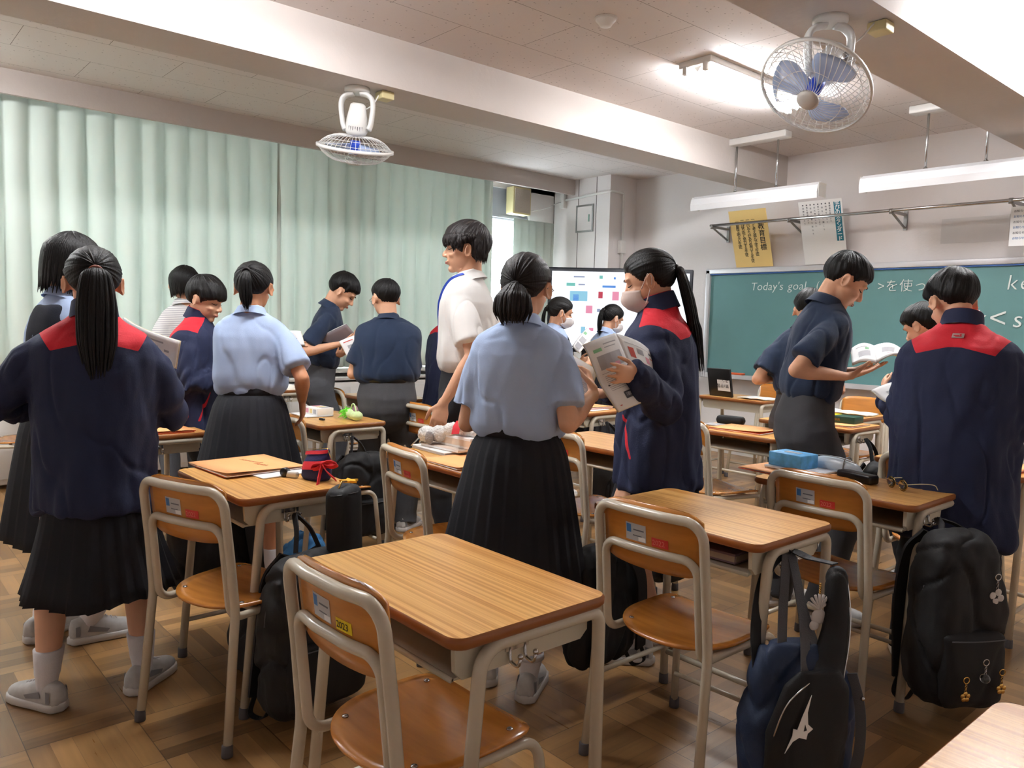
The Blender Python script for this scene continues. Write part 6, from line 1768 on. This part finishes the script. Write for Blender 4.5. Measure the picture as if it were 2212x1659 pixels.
charm('clear ball charm on the pocket of the charm-covered backpack', (-.01, .245, -.40), 'ball')
charm('gold ring with a small flower pendant, lowest on the backpack pocket', (.055, .245, -.455), 'flower')
charm('gold flower charm right of the clear ball on the backpack pocket', (-.07, .245, -.435), 'flower')
# black backpack left of the bare desk
b3 = backpack('large black backpack between the central skirt and the bare-desk chair', (-1.415 - HX - .015, 2.045, .56), R(96), .33, .13, .42, 21, hang=.03, tails=True)
MB().box((.02, .21, -.26), (.045, .003, .006)).build('white_tag', M['paper'], b3)
# navy and black sports bag with the white emblem
sb = thing('sports_bag', 'navy and black sports bag with a white bird-like emblem', 'bag', (hook(1)[0] - .012, hook(1)[1] - .014, HZ + .02), R(-128))
def sbody(m): m.rings([superring(.150 * a, .085 * b, z, xo, .12, 2.8) for z, a, b, xo in ((-.20, .40, .35, .02), (-.225, .66, .55, .01), (-.30, .90, .85, -.0), (-.42, 1.02, 1.0, 0), (-.54, 1.0, 1.0, 0), (-.61, .9, .85, 0), (-.63, .7, .6, 0))])
soft('bag_body', sbody, M['navy_bag'], sb, seed=31, amp=.012)
def sfront(m):
    m.rings([superring(.108 * a, .032 * b, z, xo, .205, 2.6) for z, a, b, xo in ((-.25, .5, .4, -.015), (-.29, .80, .8, -.01), (-.42, 1.0, 1.1, .01), (-.56, .98, 1.05, .012), (-.61, .7, .6, .01))])
    loft(m, spline([(-.02, .20, -.42), (-.035, .185, -.32), (-.062, .16, -.24), (-.088, .135, -.15), (-.094, .11, -.03)], 6), [.060 - .032 * i / 24 for i in range(25)], [.030] * 25, (1, 0, 0), 18)
soft('ball_pocket', sfront, M['black_bag'], sb, seed=36, amp=.004, vox=.006)
for k_, (pts, w2_) in enumerate((([(.065, .16, -.27), (.045, .10, -.15), (.010, .02, -.02), (0, .0, .004), (-.010, .02, -.02), (-.004, .12, -.15), (.012, .19, -.28)], .026), ([(.115, .14, -.33), (.110, .08, -.18), (.07, .03, -.05), (.0, .0, .005), (-.05, .04, -.003), (-.092, .10, .0)], .030), ([(-.04, .175, -.26), (-.02, .10, -.15), (-.004, .01, -.01)], .024))):
    s_ = MB(); s_.strap(spline(pts, 7), w2_, .0035, (1, .15, 0)); s_.build('shoulder_strap' if k_ == 1 else 'handle_strap', M['grey_web'] if k_ != 1 else M['black_bag'], sb)
s_ = MB(); s_.strap(spline([(-.118, .175, -.27), (-.138, .19, -.36), (-.142, .19, -.48), (-.125, .175, -.60)], 6), .026, .004, (.8, -.6, 0)); s_.build('side_band', M['grey_web'], sb)
s_ = MB(); s_.tube(spline([(.112, .215, -.48), (.10, .225, -.40), (.075, .228, -.33), (.03, .224, -.285), (-.02, .205, -.262)], 6), .0022, 6)
s_.tube(spline([(-.075, .205, -.36), (-.088, .190, -.28), (-.106, .172, -.20), (-.118, .148, -.12), (-.118, .122, -.04)], 6), .0022, 6)
s_.build('piping', M['chrome'], sb)
em = [(.66, 1.0), (.50, .62), (.42, .40), (.34, .42), (.33, .30), (.20, 0), (.34, .20), (.46, .27), (.60, .24), (.62, .34), (.72, .42), (.62, .50), (.60, .70)]
eb = MB(); eb.prism([((x - .46) * .135, (y - .5) * .155) for x, y in em], 0, .002); eb.mi = 1; eb.prism([((x - .46) * .135, (y - .5) * .155) for x, y in ((.54, .38), (.60, .40), (.56, .50))], .002, .0026)
eo = eb.build('emblem', [M['paper'], M['black_bag']], sb)
eo.matrix_local = Matrix.Translation((.045, .2400, -.375)) @ Matrix.Rotation(PI, 4, 'Z') @ Matrix.Rotation(PI / 2, 4, 'X')
MB().ball((-.140, .196, -.33), .006, 6).build('stud', M['chrome'], sb)
m_ = MB(); m_.T = Matrix.Translation((-.040, .13, -.04)) @ Matrix.Rotation(R(10), 4, 'Z')
for k in range(7):
    a = R(-60 + 20 * k); m_.tube([(0, 0, -.075), (.038 * math.sin(a), 0, -.075 + .042 * math.cos(a))], [.003, .0042], 6)
m_.ball((.0, 0, -.095), (.022, .006, .022), 8).ball((.012, 0, -.118), (.014, .006, .014), 8); sc_ = m_.build('shell_charm', white_fab, sb)
m_ = MB(); m_.T = Matrix.Translation((-.040, .13, -.04))
for k in range(6): m_.ball((0, 0, -.005 - .006 * k), .0035, 5)
m_.build('chain', M['gold'], sc_)
# navy drawstring bag by the chair
nb = thing('drawstring_bag', 'small navy quilted bag hanging behind the sports bag straps', 'bag', (-1.60, 2.80, .585), R(-50))
def nbody(m): m.rings([superring(.085 * a, .05 * b, z, 0, .0, 2.4) for z, a, b in ((-.08, .3, .4), (-.10, .7, .7), (-.16, 1, 1), (-.22, .95, 1), (-.26, .7, .7))])
soft('bag_body', nbody, M['navy_bag'], nb, seed=41, amp=.012)
MB().tube([(-.03, 0, -.09), (0, 0, 0), (.03, 0, -.09)], .003, 6).build('cord', M['black_bag'], nb)
# shell charm
# bags on the left
b4 = backpack('black schoolbag with a small yellow charm hanging left of the near-left chair', (-2.685 - HX - .012, 1.145, HZ), R(92), .36, .15, .40, 51, hang=.05, tails=False)
MB().ball((-.02, .17, -.16), (.011, .006, .022), 8).ball((-.02, .17, -.135), (.009, .006, .009), 6).build('yellow_charm', M['sticker_yellow'], b4)
df = thing('duffel_bag', 'black duffel bag lying on the floor under the red-bowed pouch desk', 'bag', (-2.66, 1.19, 0), R(8))
def dbody(m): m.rings([superring(.20 * a, .11 * b, z, 0, 0, 3) for z, a, b in ((.005, .85, .85), (.02, 1, 1), (.12, 1.02, 1.05), (.22, .95, .85), (.28, .8, .4), (.295, .6, .2))])
soft('bag_body', dbody, M['black_bag'], df, seed=61, amp=.014)
MB().strap(spline([(-.12, -.02, .27), (-.10, -.05, .36), (0, -.06, .385), (.10, -.05, .36), (.12, -.02, .27)], 6), .024, .004, (0, 1, 0)).build('handle', M['grey_web'], df)
bl_ = thing('cloth_bag', 'blue crumpled cloth bag on the floor beyond the near-left chair seat', 'bag', (-3.62, 1.80, 0), R(20))
def bbody(m): m.rings([superring(.15 * a, .10 * b, z, 0, 0, 2.3) for z, a, b in ((.004, .8, .8), (.03, 1, 1), (.10, .9, .9), (.17, .6, .5), (.20, .3, .3))])
soft('bag_body', bbody, new_mat('blue_cloth', (56, 122, 176), .7), bl_, seed=71, amp=.03, sc=12)
b5 = backpack('black backpack hanging from the lime green pencil case desk', (-4.09 + HX + .01, 2.14, HZ), R(-90), .34, .16, .45, 81, hang=.08, tails=False)
b6 = backpack('black backpack hanging from the empty middle desk', (-2.60 + HX + .01, 2.90, HZ), R(-88), .32, .15, .42, 91, hang=.10)
b7 = backpack('black bag hanging from the desk with the folder pile', (-3.80 + HX + .01, 3.88, HZ), R(-88), .32, .15, .42, 95, hang=.09)
b8 = backpack('black backpack hanging from the desk with the green boxed dictionary', (-2.44 + HX + .01, 4.69, HZ), R(-88), .32, .15, .40, 99, hang=.12)
